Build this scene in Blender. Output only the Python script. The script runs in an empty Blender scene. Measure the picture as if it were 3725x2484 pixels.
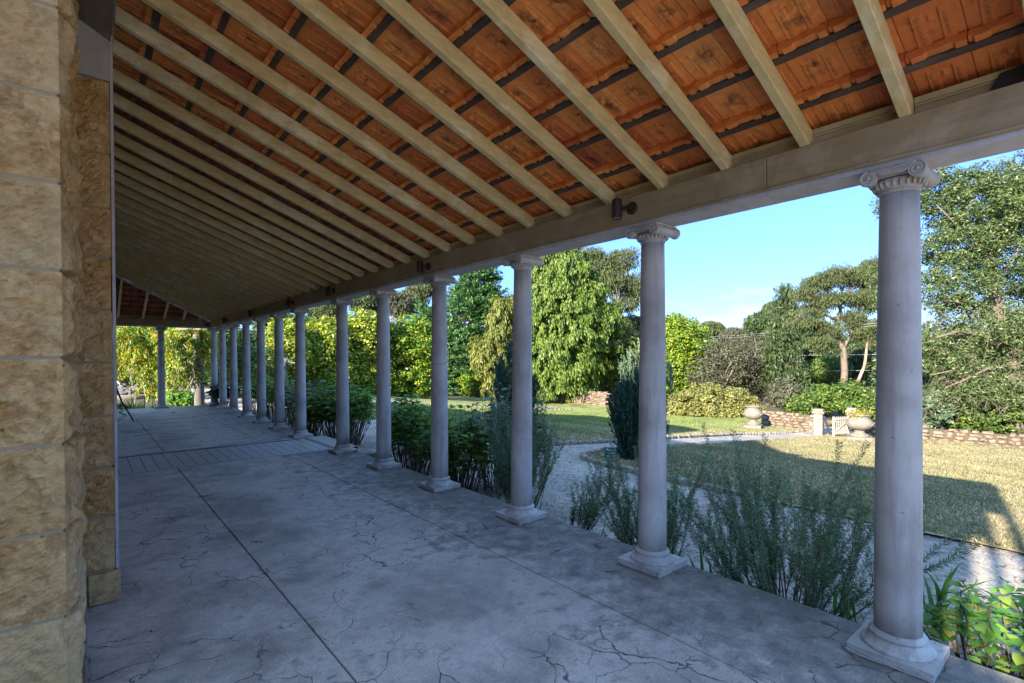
import bpy, bmesh, math, random
import numpy as np
from mathutils import Vector, Matrix, noise
from math import sin, cos, pi, radians

S = bpy.context.scene
COL = S.collection
rnd = random.Random(7)
R_ = math.radians

# ------------------------------------------------------------------ camera, sky, sun, exposure
YAW, PITCH, ROLL, FOC, CYO = 0.70084, -0.012555, -0.0028408, 1838.5, 79.35
CAMZ = 1.55
Fv = Vector((sin(YAW)*cos(PITCH), cos(YAW)*cos(PITCH), sin(PITCH)))
Rv0 = Vector((cos(YAW), -sin(YAW), 0)); Uv0 = Rv0.cross(Fv)
Rv = Rv0*cos(ROLL) + Uv0*sin(ROLL); Uv = -Rv0*sin(ROLL) + Uv0*cos(ROLL)
cam_d = bpy.data.cameras.new('camera'); cam = bpy.data.objects.new('camera', cam_d); COL.objects.link(cam)
cam.matrix_world = Matrix(((Rv.x, Uv.x, -Fv.x, 0), (Rv.y, Uv.y, -Fv.y, 0), (Rv.z, Uv.z, -Fv.z, CAMZ), (0, 0, 0, 1)))
cam_d.sensor_width = 36; cam_d.lens = FOC/3725*36; cam_d.shift_y = CYO/3725
cam_d.clip_start = 0.05; cam_d.clip_end = 2000
S.camera = cam

SUN_EL, SUN_AZ = radians(22), radians(-99)      # azimuth of the sun clockwise from +Y (it stands behind the house)
EXPO = 3.05
w = bpy.data.worlds.new('World'); S.world = w; w.use_nodes = True
nt = w.node_tree; nt.nodes.clear()
out = nt.nodes.new('ShaderNodeOutputWorld'); bg = nt.nodes.new('ShaderNodeBackground')
sky = nt.nodes.new('ShaderNodeTexSky'); sky.sky_type = 'NISHITA'; sky.sun_disc = False
sky.sun_elevation = SUN_EL; sky.sun_rotation = SUN_AZ
sky.air_density = 1.0; sky.dust_density = 0.15; sky.ozone_density = 2.5; sky.altitude = 300
bg.inputs['Strength'].default_value = 0.12
tc = nt.nodes.new('ShaderNodeTexCoord'); mp = nt.nodes.new('ShaderNodeMapping')
mp.inputs['Scale'].default_value = (2.2, 2.2, 15)
nz = nt.nodes.new('ShaderNodeTexNoise'); nz.inputs['Scale'].default_value = 2.6; nz.inputs['Detail'].default_value = 7
cr = nt.nodes.new('ShaderNodeValToRGB'); cr.color_ramp.elements[0].position = 0.55; cr.color_ramp.elements[1].position = 0.68
sep = nt.nodes.new('ShaderNodeSeparateXYZ')
b1 = nt.nodes.new('ShaderNodeValToRGB')                    # low cloud band just over the horizon
e = b1.color_ramp.elements; e[0].position = 0.03; e[0].color = (1, 1, 1, 1); e[1].position = 0.16; e[1].color = (0, 0, 0, 1)
mu = nt.nodes.new('ShaderNodeMath'); mu.operation = 'MULTIPLY'
mu2 = nt.nodes.new('ShaderNodeMath'); mu2.operation = 'MULTIPLY'; mu2.inputs[1].default_value = 0.75
mx = nt.nodes.new('ShaderNodeMixRGB'); mx.inputs[2].default_value = (1.25, 1.25, 1.4, 1)
L = nt.links.new
L(tc.outputs['Generated'], mp.inputs[0]); L(mp.outputs[0], nz.inputs['Vector']); L(nz.outputs[0], cr.inputs[0])
L(tc.outputs['Generated'], sep.inputs[0]); L(sep.outputs[2], b1.inputs[0])
L(cr.outputs[0], mu.inputs[0]); L(b1.outputs[0], mu.inputs[1]); L(mu.outputs[0], mu2.inputs[0]); L(mu2.outputs[0], mx.inputs[0])
tint = nt.nodes.new('ShaderNodeMixRGB'); tint.blend_type = 'MULTIPLY'; tint.inputs[0].default_value = 1; 
deep = nt.nodes.new('ShaderNodeValToRGB')                  # deep clean winter air: less milky towards the horizon
e = deep.color_ramp.elements; e[0].position = 0.0; e[0].color = (.115, .15, .26, 1); e[1].position = .75; e[1].color = (1.0, .97, .86, 1); e2 = e.new(.33); e2.color = (.205, .27, .46, 1)
nt.links.new(sep.outputs[2], deep.inputs[0]); nt.links.new(deep.outputs[0], tint.inputs[2])
L(sky.outputs[0], tint.inputs[1]); L(tint.outputs[0], mx.inputs[1]); L(mx.outputs[0], bg.inputs[0]); L(bg.outputs[0], out.inputs[0])
sd = bpy.data.lights.new('sun', 'SUN'); sd.energy = 2.3; sd.angle = radians(0.55); sd.color = (1, 0.9, 0.74)
so = bpy.data.objects.new('sun', sd); COL.objects.link(so); so.location = (-20, 0, 20)
sdir = Vector((sin(SUN_AZ)*cos(SUN_EL), cos(SUN_AZ)*cos(SUN_EL), sin(SUN_EL)))
so.rotation_euler = sdir.to_track_quat('Z', 'Y').to_euler()
S.view_settings.view_transform = 'Standard'; S.view_settings.look = 'None'
S.view_settings.exposure = EXPO; S.view_settings.gamma = 1; S.view_settings.use_curve_mapping = False
S.render.engine = 'CYCLES'
cy = S.cycles
cy.use_denoising = True; cy.max_bounces = 10; cy.diffuse_bounces = 7; cy.glossy_bounces = 3
cy.transparent_max_bounces = 8; cy.transmission_bounces = 4; cy.sample_clamp_indirect = 12
cy.use_adaptive_sampling = True; cy.adaptive_threshold = 0.01

# ------------------------------------------------------------------ picture -> place helpers
KD = 3725/2351.0
def ray(x, y):
    sx, sy = x*KD, y*KD
    return Fv + Rv*((sx-1862.5)/FOC) - Uv*((sy-1242-CYO)/FOC)
def at(x, y, d):
    v = ray(x, y)*d; return Vector((v.x, v.y, v.z+CAMZ))
def zg(X):
    s = min(max((X-6)/20.0, 0), 1); return -.38 - 1.5*s*s*(3-2*s)
def zga(X):
    s = np.clip((X-6)/20.0, 0, 1); return -.38 - 1.5*s*s*(3-2*s)
def gp(x, y):
    v = ray(x, y); lo, hi = 1.0, 300.0
    for _ in range(50):
        m = (lo+hi)/2
        if v.z*m+CAMZ > zg(v.x*m): lo = m
        else: hi = m
    return Vector((v.x*lo, v.y*lo, zg(v.x*lo)))
def fp(x, y, z=0.0):
    v = ray(x, y); t = (z-CAMZ)/v.z; return Vector((v.x*t, v.y*t, z))
def dep(p): return (Vector(p)-Vector((0, 0, CAMZ))).dot(Fv)

# ------------------------------------------------------------------ object helpers
class MB:
    def __init__(s): s.v = []; s.f = []; s.m = []
    def add(s, vs, fs, mi=0):
        o = len(s.v); s.v.extend([tuple(a) for a in vs]); s.f.extend([tuple(i+o for i in f) for f in fs]); s.m.extend([mi]*len(fs))
    def box(s, x0, x1, y0, y1, z0, z1, mi=0, M=None):
        vs = [Vector(p) for p in ((x0,y0,z0),(x1,y0,z0),(x1,y1,z0),(x0,y1,z0),(x0,y0,z1),(x1,y0,z1),(x1,y1,z1),(x0,y1,z1))]
        if M is not None: vs = [M @ v for v in vs]
        s.add(vs, [(0,3,2,1),(4,5,6,7),(0,1,5,4),(1,2,6,5),(2,3,7,6),(3,0,4,7)], mi)
    def hexa(s, b, t, mi=0):      # b, t: four bottom and four top points
        s.add(list(b)+list(t), [(0,3,2,1),(4,5,6,7),(0,1,5,4),(1,2,6,5),(2,3,7,6),(3,0,4,7)], mi)
    def tube(s, pts, rad, n=6, mi=0, cap=True):
        pts = [Vector(p) for p in pts]; k = len(pts)
        if not hasattr(rad, '__len__'): rad = [rad]*k
        vs = []; up = Vector((.31, .17, .93)).normalized()
        for i, p in enumerate(pts):
            t = (pts[min(i+1, k-1)]-pts[max(i-1, 0)])
            t = t.normalized() if t.length > 1e-9 else Vector((0, 0, 1))
            a = t.cross(up)
            if a.length < .2: a = t.cross(Vector((1, 0, 0)))
            a.normalize(); b = t.cross(a)
            for j in range(n):
                q = 2*pi*j/n; vs.append(p+(a*cos(q)+b*sin(q))*rad[i])
        fs = [(i*n+j, i*n+(j+1) % n, (i+1)*n+(j+1) % n, (i+1)*n+j) for i in range(k-1) for j in range(n)]
        if cap: fs += [tuple(range(n-1, -1, -1)), tuple((k-1)*n+j for j in range(n))]
        s.add(vs, fs, mi)
    def lathe(s, prof, n=24, c=(0, 0), mi=0, M=None, flute=0, fl0=0, fl1=0):
        vs = []
        for r, z in prof:
            for j in range(n):
                q = 2*pi*j/n
                rr = r*(1-flute*(j % 2)) if (flute and fl0 <= z <= fl1) else r
                p = Vector((c[0]+rr*cos(q), c[1]+rr*sin(q), z))
                vs.append(M @ p if M is not None else p)
        k = len(prof)
        fs = [(i*n+j, i*n+(j+1) % n, (i+1)*n+(j+1) % n, (i+1)*n+j) for i in range(k-1) for j in range(n)]
        if prof[0][0] > 1e-5: fs.append(tuple(range(n-1, -1, -1)))
        if prof[-1][0] > 1e-5: fs.append(tuple((k-1)*n+j for j in range(n)))
        s.add(vs, fs, mi)
    def mesh(s, name, mats, smooth=False):
        me = bpy.data.meshes.new(name); me.from_pydata(s.v, [], s.f)
        for m in (mats if isinstance(mats, (list, tuple)) else [mats]): me.materials.append(m)
        if any(s.m): me.polygons.foreach_set('material_index', s.m)
        if smooth: me.polygons.foreach_set('use_smooth', [True]*len(me.polygons))
        me.update(); return me

def link(name, me, parent=None, loc=None, rot=None):
    o = bpy.data.objects.new(name, me); COL.objects.link(o)
    if parent is not None: o.parent = parent
    if loc is not None: o.location = loc
    if rot is not None: o.rotation_euler = rot
    return o
def tag(o, label=None, cat=None, group=None, kind=None):
    if label: o['label'] = label
    if cat: o['category'] = cat
    if group: o['group'] = group
    if kind: o['kind'] = kind
    return o
def thing(name, label, cat, loc=(0, 0, 0), rz=0, group=None):
    o = bpy.data.objects.new(name, None); COL.objects.link(o); o.location = loc; o.rotation_euler = (0, 0, rz)
    o.empty_display_size = .1
    return tag(o, label, cat, group)
def part(name, mb, mats, parent, smooth=False, loc=None, rot=None):
    return link(name, mb.mesh(name, mats, smooth), parent, loc, rot)
def tree_copy(o, parent=None):
    c = o.copy(); COL.objects.link(c); c.parent = parent
    for ch in list(o.children): tree_copy(ch, c)
    return c
def bevel(o, wd=.004, seg=1):
    m = o.modifiers.new('bevel', 'BEVEL'); m.width = wd; m.segments = seg; m.limit_method = 'ANGLE'; return o
def nmesh(name, V, Fq, mat, tri=False, smooth=False):   # fast mesh from numpy arrays
    me = bpy.data.meshes.new(name); nv = len(V); nf = len(Fq); k = Fq.shape[1]
    me.vertices.add(nv); me.vertices.foreach_set('co', np.ascontiguousarray(V, dtype=np.float32).ravel())
    me.loops.add(nf*k); me.loops.foreach_set('vertex_index', Fq.astype(np.int32).ravel())
    me.polygons.add(nf); me.polygons.foreach_set('loop_start', np.arange(nf, dtype=np.int32)*k)
    me.polygons.foreach_set('loop_total', np.full(nf, k, dtype=np.int32))
    for m in (mat if isinstance(mat, (list, tuple)) else [mat]): me.materials.append(m)
    me.update(calc_edges=True)
    if smooth: me.polygons.foreach_set('use_smooth', [True]*nf)
    return me

# ------------------------------------------------------------------ materials
def mat(name):
    m = bpy.data.materials.new(name); m.use_nodes = True
    n = m.node_tree; b = n.nodes['Principled BSDF']; b.inputs['Specular IOR Level'].default_value = .3
    return m, n, b
class N:
    def __init__(s, n): s.n = n
    def nd(s, t, **k):
        x = s.n.nodes.new(t)
        for a, v in k.items(): setattr(x, a, v)
        return x
    def lk(s, a, b): s.n.links.new(a, b)
    def co(s, scale=(1, 1, 1), kind='Object', rot=(0, 0, 0)):
        t = s.nd('ShaderNodeTexCoord'); m = s.nd('ShaderNodeMapping'); m.inputs['Scale'].default_value = scale; m.inputs['Rotation'].default_value = rot
        s.lk(t.outputs[kind], m.inputs[0]); return m.outputs[0]
    def geo(s, scale=(1, 1, 1)):      # world position of the surface
        t = s.nd('ShaderNodeNewGeometry'); m = s.nd('ShaderNodeMapping'); m.inputs['Scale'].default_value = scale
        s.lk(t.outputs['Position'], m.inputs[0]); return m.outputs[0]
    def noise(s, vec, sc, det=4, rough=.55, dist=0):
        x = s.nd('ShaderNodeTexNoise'); x.inputs['Scale'].default_value = sc; x.inputs['Detail'].default_value = det
        x.inputs['Roughness'].default_value = rough; x.inputs['Distortion'].default_value = dist
        s.lk(vec, x.inputs['Vector']); return x.outputs['Fac']
    def ramp(s, f, stops):
        x = s.nd('ShaderNodeValToRGB'); e = x.color_ramp.elements
        while len(e) < len(stops): e.new(.5)
        for i, (p, c) in enumerate(stops):
            e[i].position = p
            e[i].color = (c[0], c[1], c[2], 1) if hasattr(c, '__len__') else (c, c, c, 1)
        s.lk(f, x.inputs[0]); return x.outputs[0]
    def mix(s, f, a, b, mode='MIX'):
        x = s.nd('ShaderNodeMixRGB', blend_type=mode)
        for i, q in ((0, f), (1, a), (2, b)):
            if hasattr(q, 'is_linked') or hasattr(q, 'links'): s.lk(q, x.inputs[i])
            elif i == 0: x.inputs[0].default_value = q
            else: x.inputs[i].default_value = (q[0], q[1], q[2], 1)
        return x.outputs[0]
    def math(s, op, a, b=0.0):
        x = s.nd('ShaderNodeMath', operation=op)
        for i, q in ((0, a), (1, b)):
            if hasattr(q, 'links'): s.lk(q, x.inputs[i])
            else: x.inputs[i].default_value = q
        return x.outputs[0]
    def bump(s, b, h, st=.4, d=.01, nrm=None):
        x = s.nd('ShaderNodeBump'); x.inputs['Strength'].default_value = st; x.inputs['Distance'].default_value = d
        s.lk(h, x.inputs['Height'])
        if nrm is not None: s.lk(nrm, x.inputs['Normal'])
        s.lk(x.outputs[0], b.inputs['Normal']); return x.outputs[0]
    def rand(s): return s.nd('ShaderNodeObjectInfo').outputs['Random']
    def island(s): return s.nd('ShaderNodeNewGeometry').outputs['Random Per Island']

def m_sandstone(name, c0, c1, c2, sc=1.0, bumpd=.012):
    m, n, b = mat(name); q = N(n)
    v = q.geo((1, 1, 1)); r = q.rand()
    mp_ = q.nd('ShaderNodeMapping'); q.lk(v, mp_.inputs[0]); mp_.inputs['Scale'].default_value = (9, 9, 13); mp_.inputs['Rotation'].default_value = (.25, .45, 0)
    off = q.nd('ShaderNodeVectorMath', operation='ADD'); q.lk(mp_.outputs[0], off.inputs[0])
    cb = q.nd('ShaderNodeCombineXYZ'); q.lk(q.math('MULTIPLY', r, 37.0), cb.inputs[2]); q.lk(q.math('MULTIPLY', r, 11.0), cb.inputs[0]); q.lk(cb.outputs[0], off.inputs[1])
    n0 = q.noise(v, 2.2*sc, 4, .6, .6)
    n1 = q.noise(off.outputs[0], .8*sc, 7, .68, 1.1); n2 = q.noise(v, 14*sc, 8, .72, .4); n3 = q.noise(off.outputs[0], 2.4*sc, 6, .7, 2.2)
    c = q.ramp(q.mix(.45, n1, n0), [(.32, c0), (.5, c1), (.64, c2)])
    c = q.mix(q.ramp(n0, [(.56, 0), (.68, .55)]), c, (c2[0]*.95, c2[1]*.80, c2[2]*.6))
    nb_ = q.noise(v, 5.5*sc, 6, .72, 1.4); c = q.mix(q.ramp(nb_, [(.52, 0), (.60, .6), (.68, .2)]), c, (c2[0]*.6, c2[1]*.5, c2[2]*.45))
    c = q.mix(q.ramp(n3, [(.53, 0), (.62, .4), (.66, .1)]), c, (c2[0]*.45, c2[1]*.38, c2[2]*.34))
    c = q.mix(.75, c, q.ramp(n2, [(.34, (.40, .37, .34)), (.48, (.85, .84, .82)), (.66, (1.12, 1.1, 1.06))]), 'MULTIPLY')
    vo = q.nd('ShaderNodeTexVoronoi'); vo.inputs['Scale'].default_value = 13; q.lk(v, vo.inputs['Vector'])
    c = q.mix(q.ramp(vo.outputs['Distance'], [(.05, .75), (.10, 0)]), c, (.05, .035, .02))
    c = q.mix(q.ramp(r, [(0, 0), (1, .35)]), c, (c0[0]*.75, c0[1]*.78, c0[2]*.85))
    q.lk(c, b.inputs['Base Color']); b.inputs['Roughness'].default_value = .95
    h = q.mix(.5, n2, n3); fine = q.noise(v, 80*sc, 3, .7)
    h2 = q.mix(.2, h, fine); q.bump(b, h2, 1.0, bumpd*1.6); return m
def m_timber(name, base, fade, grain=(40, 1.2, 40), stain=.35, st=.35, kind='Object'):
    m, n, b = mat(name); q = N(n)
    v = q.geo((1, 1, 1)); g = q.co(grain, kind)
    big = q.noise(v, 2.2, 5, .6, .4); gr = q.noise(g, 1.0, 4, .6); sp = q.noise(v, 55, 3, .7)
    c = q.mix(q.ramp(big, [(.53, 0), (.58, .7)]), base, fade)
    mot = q.noise(v, 6.5, 6, .7); c = q.mix(q.ramp(mot, [(.47, 0), (.62, .4)]), c, (base[0]*.55, base[1]*.52, base[2]*.47))
    c = q.mix(q.ramp(gr, [(.3, stain), (.6, 0)]), c, (base[0]*.45, base[1]*.42, base[2]*.38))
    c = q.mix(q.ramp(sp, [(.66, 0), (.75, .55)]), c, (base[0]*.3, base[1]*.28, base[2]*.24))
    c = q.mix(q.ramp(q.rand(), [(0, 0), (1, .3)]), c, (base[0]*.8, base[1]*.82, base[2]*.8))
    q.lk(c, b.inputs['Base Color']); b.inputs['Roughness'].default_value = .75
    q.bump(b, gr, st, .004); return m
def m_plain(name, c, rough=.8, var=.25, sc=12, bd=.004, metal=0, kind='Object'):
    m, n, b = mat(name); q = N(n)
    v = q.co((1, 1, 1), kind); n1 = q.noise(v, sc, 5, .6); n2 = q.noise(v, sc*6, 3)
    cc = q.mix(q.ramp(n1, [(.3, var), (.65, 0)]), c, (c[0]*.5, c[1]*.48, c[2]*.46))
    q.lk(cc, b.inputs['Base Color']); b.inputs['Roughness'].default_value = rough; b.inputs['Metallic'].default_value = metal
    q.bump(b, n2, .4, bd); return m
def m_leaf(name, cols, trans=.3, gloss=.45, clump=None):
    m, n, b = mat(name); q = N(n)
    r = q.island(); k = len(cols)
    c = q.ramp(r, [(i/(k-1), cols[i]) for i in range(k)])
    pv = q.noise(q.geo(), 1.1 if clump is None else clump, 3)
    c = q.mix(q.ramp(pv, [(.35, .45), (.6, 0)]), c, (cols[0][0]*.55, cols[0][1]*.6, cols[0][2]*.6))
    if name == 'grass_blade': c = green_far(q, c)
    q.lk(c, b.inputs['Base Color']); b.inputs['Roughness'].default_value = gloss; b.inputs['Specular IOR Level'].default_value = .35
    tr = q.nd('ShaderNodeBsdfTranslucent'); q.lk(q.mix(1.0, c, (1.3, 1.35, .6), 'MULTIPLY'), tr.inputs[0])
    ms = q.nd('ShaderNodeMixShader'); ms.inputs[0].default_value = trans
    q.lk(b.outputs[0], ms.inputs[1]); q.lk(tr.outputs[0], ms.inputs[2])
    q.lk(ms.outputs[0], n.nodes['Material Output'].inputs[0]); return m
def m_bark(name, c, c2, sc=(9, 9, 1.4)):
    m, n, b = mat(name); q = N(n)
    v = q.geo(sc); n1 = q.noise(v, 1.6, 6, .65, .5); n2 = q.noise(q.geo(), 2.0, 3)
    cc = q.ramp(n1, [(.32, (c[0]*.35, c[1]*.35, c[2]*.35)), (.5, c), (.68, c2)])
    cc = q.mix(q.ramp(n2, [(.45, 0), (.6, .5)]), cc, c2)
    q.lk(cc, b.inputs['Base Color']); b.inputs['Roughness'].default_value = .9; q.bump(b, n1, .8, .02); return m

def m_concrete():
    m, n, b = mat('verandah_concrete'); q = N(n)
    v = q.geo((1, 1, 1))
    def warped(sc1, a1, sc2, a2):
        x = v
        for sc_, am in ((sc1, a1), (sc2, a2)):
            w1 = q.nd('ShaderNodeTexNoise'); w1.inputs['Scale'].default_value = sc_; w1.inputs['Detail'].default_value = 5; q.lk(v, w1.inputs['Vector'])
            m1 = q.nd('ShaderNodeVectorMath', operation='MULTIPLY_ADD'); q.lk(w1.outputs['Color'], m1.inputs[0]); m1.inputs[1].default_value = (am, am, 0); q.lk(x, m1.inputs[2]); x = m1.outputs[0]
        return x
    wv = warped(1.3, .55, 7, .16)
    vo = q.nd('ShaderNodeTexVoronoi', feature='DISTANCE_TO_EDGE'); vo.inputs['Scale'].default_value = 3.1; q.lk(wv, vo.inputs['Vector'])
    vo2 = q.nd('ShaderNodeTexVoronoi', feature='DISTANCE_TO_EDGE'); vo2.inputs['Scale'].default_value = 7.5; q.lk(wv, vo2.inputs['Vector'])
    msk = q.noise(v, .55, 3, .6); msk2 = q.noise(v, .9, 2, .5)
    ck = q.ramp(vo.outputs['Distance'], [(0, 1), (.007, .7), (.013, 0)]); ck2 = q.ramp(vo2.outputs['Distance'], [(0, .9), (.02, 0)])
    wid = q.noise(v, 4.5, 3)
    crk = q.math('MULTIPLY', q.math('MULTIPLY', ck, q.ramp(msk, [(.43, 0), (.50, 1)])), q.ramp(wid, [(.36, .1), (.52, 1)]))
    crk2 = q.math('MULTIPLY', ck2, q.math('MULTIPLY', q.ramp(msk2, [(.54, 0), (.62, 1)]), q.ramp(wid, [(.42, 0), (.55, .8)])))
    crk = q.math('MAXIMUM', crk, crk2)
    n1 = q.noise(v, 1.3, 7, .62, .3); n2 = q.noise(v, 7, 6, .65); n3 = q.noise(v, 160, 2)
    sx = q.nd('ShaderNodeSeparateXYZ'); q.lk(v, sx.inputs[0])
    edge = q.nd('ShaderNodeMapRange'); edge.inputs[1].default_value = 1.7; edge.inputs[2].default_value = 3.2; q.lk(sx.outputs[0], edge.inputs[0])
    nb = q.math('ADD', q.math('MULTIPLY', edge.outputs[0], .22), q.mix(.5, n1, n2))
    c = q.ramp(n1, [(.38, (.42, .365, .30)), (.5, (.60, .52, .43)), (.62, (.76, .66, .55))])
    c = q.mix(.4, c, q.ramp(n2, [(.38, (.42, .42, .43)), (.58, (1, 1, 1))]), 'MULTIPLY')
    lich = q.ramp(nb, [(.56, 0), (.64, .6), (.74, .9)])
    c = q.mix(lich, c, (.105, .095, .085))
    n6 = q.noise(v, 95, 3, .8); c = q.mix(.55, c, q.ramp(n6, [(.36, (.6, .6, .6)), (.62, (1.25, 1.25, 1.25))]), 'MULTIPLY')
    n4 = q.noise(v, 26, 4, .7); c = q.mix(q.math('MULTIPLY', q.ramp(n4, [(.6, 0), (.7, .5)]), edge.outputs[0]), c, (.36, .35, .34))
    sp = q.nd('ShaderNodeMapping'); sp.inputs['Scale'].default_value = (3, 11, 1); q.lk(v, sp.inputs[0])
    n5 = q.noise(sp.outputs[0], 3.2, 2, .4); c = q.mix(q.ramp(n5, [(.68, 0), (.73, .45)]), c, (.09, .088, .09))
    c = q.mix(q.math('MULTIPLY', crk, .95), c, (.025, .023, .022))
    q.lk(c, b.inputs['Base Color'])
    q.lk(q.ramp(n2, [(.3, .5), (.7, .75)]), b.inputs['Roughness'])
    h = q.mix(.15, n2, n3); h = q.math('SUBTRACT', h, q.math('MULTIPLY', crk, 1.2)); q.bump(b, h, .5, .006); return m

def m_terracotta():
    m, n, b = mat('terracotta'); q = N(n)
    v = q.co(); r = q.rand(); g = q.geo()
    n1 = q.noise(g, 2.4, 4); n2 = q.noise(g, 24, 5, .7)
    c = q.ramp(r, [(0, (.58, .17, .05)), (.45, (.80, .28, .07)), (.8, (.88, .36, .10)), (1, (.45, .11, .05))])
    c = q.mix(q.ramp(n2, [(.35, .35), (.6, 0)]), c, (.3, .09, .04))
    # soot round the nib in the middle of each tile
    sx = q.nd('ShaderNodeSeparateXYZ'); q.lk(v, sx.inputs[0])
    gd = q.nd('ShaderNodeTexGradient', gradient_type='SPHERICAL')
    mm = q.nd('ShaderNodeMapping'); mm.inputs['Location'].default_value = (.1, .95, 0); mm.inputs['Scale'].default_value = (14, 8.5, 0); wob = q.nd('ShaderNodeVectorMath', operation='ADD'); wc = q.nd('ShaderNodeCombineXYZ'); q.lk(q.math('MULTIPLY', q.math('SUBTRACT', r, .5), .09), wc.inputs[0]); q.lk(q.math('MULTIPLY', q.noise(g, 3.1, 1), .10), wc.inputs[1]); q.lk(v, wob.inputs[0]); q.lk(wc.outputs[0], wob.inputs[1]); q.lk(wob.outputs[0], mm.inputs[0]); q.lk(mm.outputs[0], gd.inputs[0])
    soot = q.math('MULTIPLY', q.ramp(gd.outputs[0], [(0, 0), (.75, 1)]), q.ramp(q.math('ADD', q.noise(g, 16, 4, .7), q.math('MULTIPLY', r, .15)), [(.52, 0), (.68, .8)]))
    c = q.mix(soot, c, (.03, .02, .018))
    q.lk(c, b.inputs['Base Color']); b.inputs['Roughness'].default_value = .7; q.bump(b, n2, .4, .003); return m

M = {}
M['stone'] = m_sandstone('sandstone_rock_faced', (.76, .55, .28), (.66, .43, .18), (.54, .29, .085))
M['stone_far'] = m_sandstone('weathered_sandstone', (.40, .36, .30), (.33, .27, .20), (.18, .155, .13), 1.6)
M['drystone'] = m_sandstone('dry_stone', (.36, .30, .24), (.27, .19, .13), (.15, .12, .10), 1.6)
M['mortar'] = m_plain('mortar', (.38, .30, .19), .95, .4, 20, .004)
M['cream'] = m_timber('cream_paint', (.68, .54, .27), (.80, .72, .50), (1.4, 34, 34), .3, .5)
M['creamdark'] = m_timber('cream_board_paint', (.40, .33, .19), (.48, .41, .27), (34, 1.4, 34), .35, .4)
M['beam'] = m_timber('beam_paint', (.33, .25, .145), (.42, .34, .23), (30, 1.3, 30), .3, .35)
M['white'] = m_timber('pale_grey_paint', (.50, .48, .50), (.56, .54, .56), (20, 20, 2), .15, .25)
M['greypaint'] = m_timber('grey_board_paint', (.44, .42, .41), (.48, .46, .45), (20, 20, 2), .15, .4)
M['plate'] = m_timber('weathered_plate_timber', (.25, .21, .155), (.38, .35, .31), (30, 1.2, 30), .5, .5)
M['batten'] = m_timber('dark_batten_timber', (.085, .062, .05), (.15, .12, .1), (60, 1.5, 60), .6, .7)
M['concrete'] = m_concrete(); M['terra'] = m_terracotta()
M['terratext'] = m_plain('stamped_lettering_clay', (.17, .05, .025), .8)
M['lamp'] = m_plain('brown_lamp_metal', (.055, .035, .028), .5, .3, 30, .002, .3)
M['lens'] = m_plain('lamp_glass', (.35, .38, .42), .15, .05)
M['whiteplastic'] = m_plain('white_plastic', (.6, .58, .54), .5, .15)
M['fountain'] = m_plain('grey_statue_stone', (.14, .135, .125), .85, .6, 9, .02)
M['urn'] = m_plain('urn_stone', (.20, .18, .15), .9, .5, 5, .012)
M['ironbar'] = m_plain('black_iron', (.02, .02, .022), .5, .2, 20)
M['slat'] = m_plain('weathered_slats', (.30, .27, .17), .8, .4, 20)
M['gatewhite'] = m_plain('white_gate_paint', (.34, .32, .28), .8, .3, 8)
M['greensign'] = m_plain('green_sign', (.006, .06, .045), .5, .1)
M['signtext'] = m_plain('sign_lettering', (.75, .8, .72), .6, 0)
M['red'] = m_plain('red_paint', (.55, .05, .02), .6, .1)
M['darksteel'] = m_plain('dark_blue_steel', (.035, .05, .075), .5, .3, 20)
M['wire'] = m_plain('overhead_wire', (.55, .55, .55), .6, .1)
M['water'] = m_plain('water_jet', (.7, .75, .8), .2, .05)
M['pavetile'] = m_plain('grey_floor_tile', (.40, .365, .33), .45, .35, 9, .001)
M['tilewhite'] = m_plain('white_border_tile', (.5, .49, .47), .35, .2, 20, .001)
M['tiledark'] = m_plain('dark_border_tile', (.05, .05, .055), .35, .2, 20, .001)
M['grout'] = m_plain('tile_grout', (.04, .038, .038), .9)

def m_column():
    m, n, b = mat('column_stucco'); q = N(n)
    v = q.geo(); n1 = q.noise(v, 3, 5, .6); n2 = q.noise(q.geo((1, 1, .5)), 26, 5, .7, .6); n3 = q.noise(v, 40, 2)
    c = q.ramp(n1, [(.36, (.36, .335, .30)), (.5, (.48, .45, .41)), (.64, (.56, .53, .49))])
    c = q.mix(q.ramp(n3, [(.70, 0), (.76, .8)]), c, (.14, .12, .1))
    st_ = q.noise(q.geo((14, 14, 1.1)), 1.0, 5, .65); c = q.mix(q.ramp(st_, [(.50, 0), (.66, .5)]), c, (.20, .185, .165))
    sx = q.nd('ShaderNodeSeparateXYZ'); q.lk(v, sx.inputs[0])
    low = q.nd('ShaderNodeMapRange'); low.inputs[1].default_value = .16; low.inputs[2].default_value = .02; q.lk(sx.outputs[2], low.inputs[0])
    c = q.mix(q.math('MULTIPLY', low.outputs[0], q.ramp(n2, [(.55, 0), (.66, .7)])), c, (.16, .14, .12))
    c = q.mix(q.math('MULTIPLY', q.rand(), .35), c, (.30, .285, .27))
    q.lk(c, b.inputs['Base Color']); b.inputs['Roughness'].default_value = .62
    q.bump(b, n2, .55, .006); return m
M['column'] = m_column()

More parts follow.
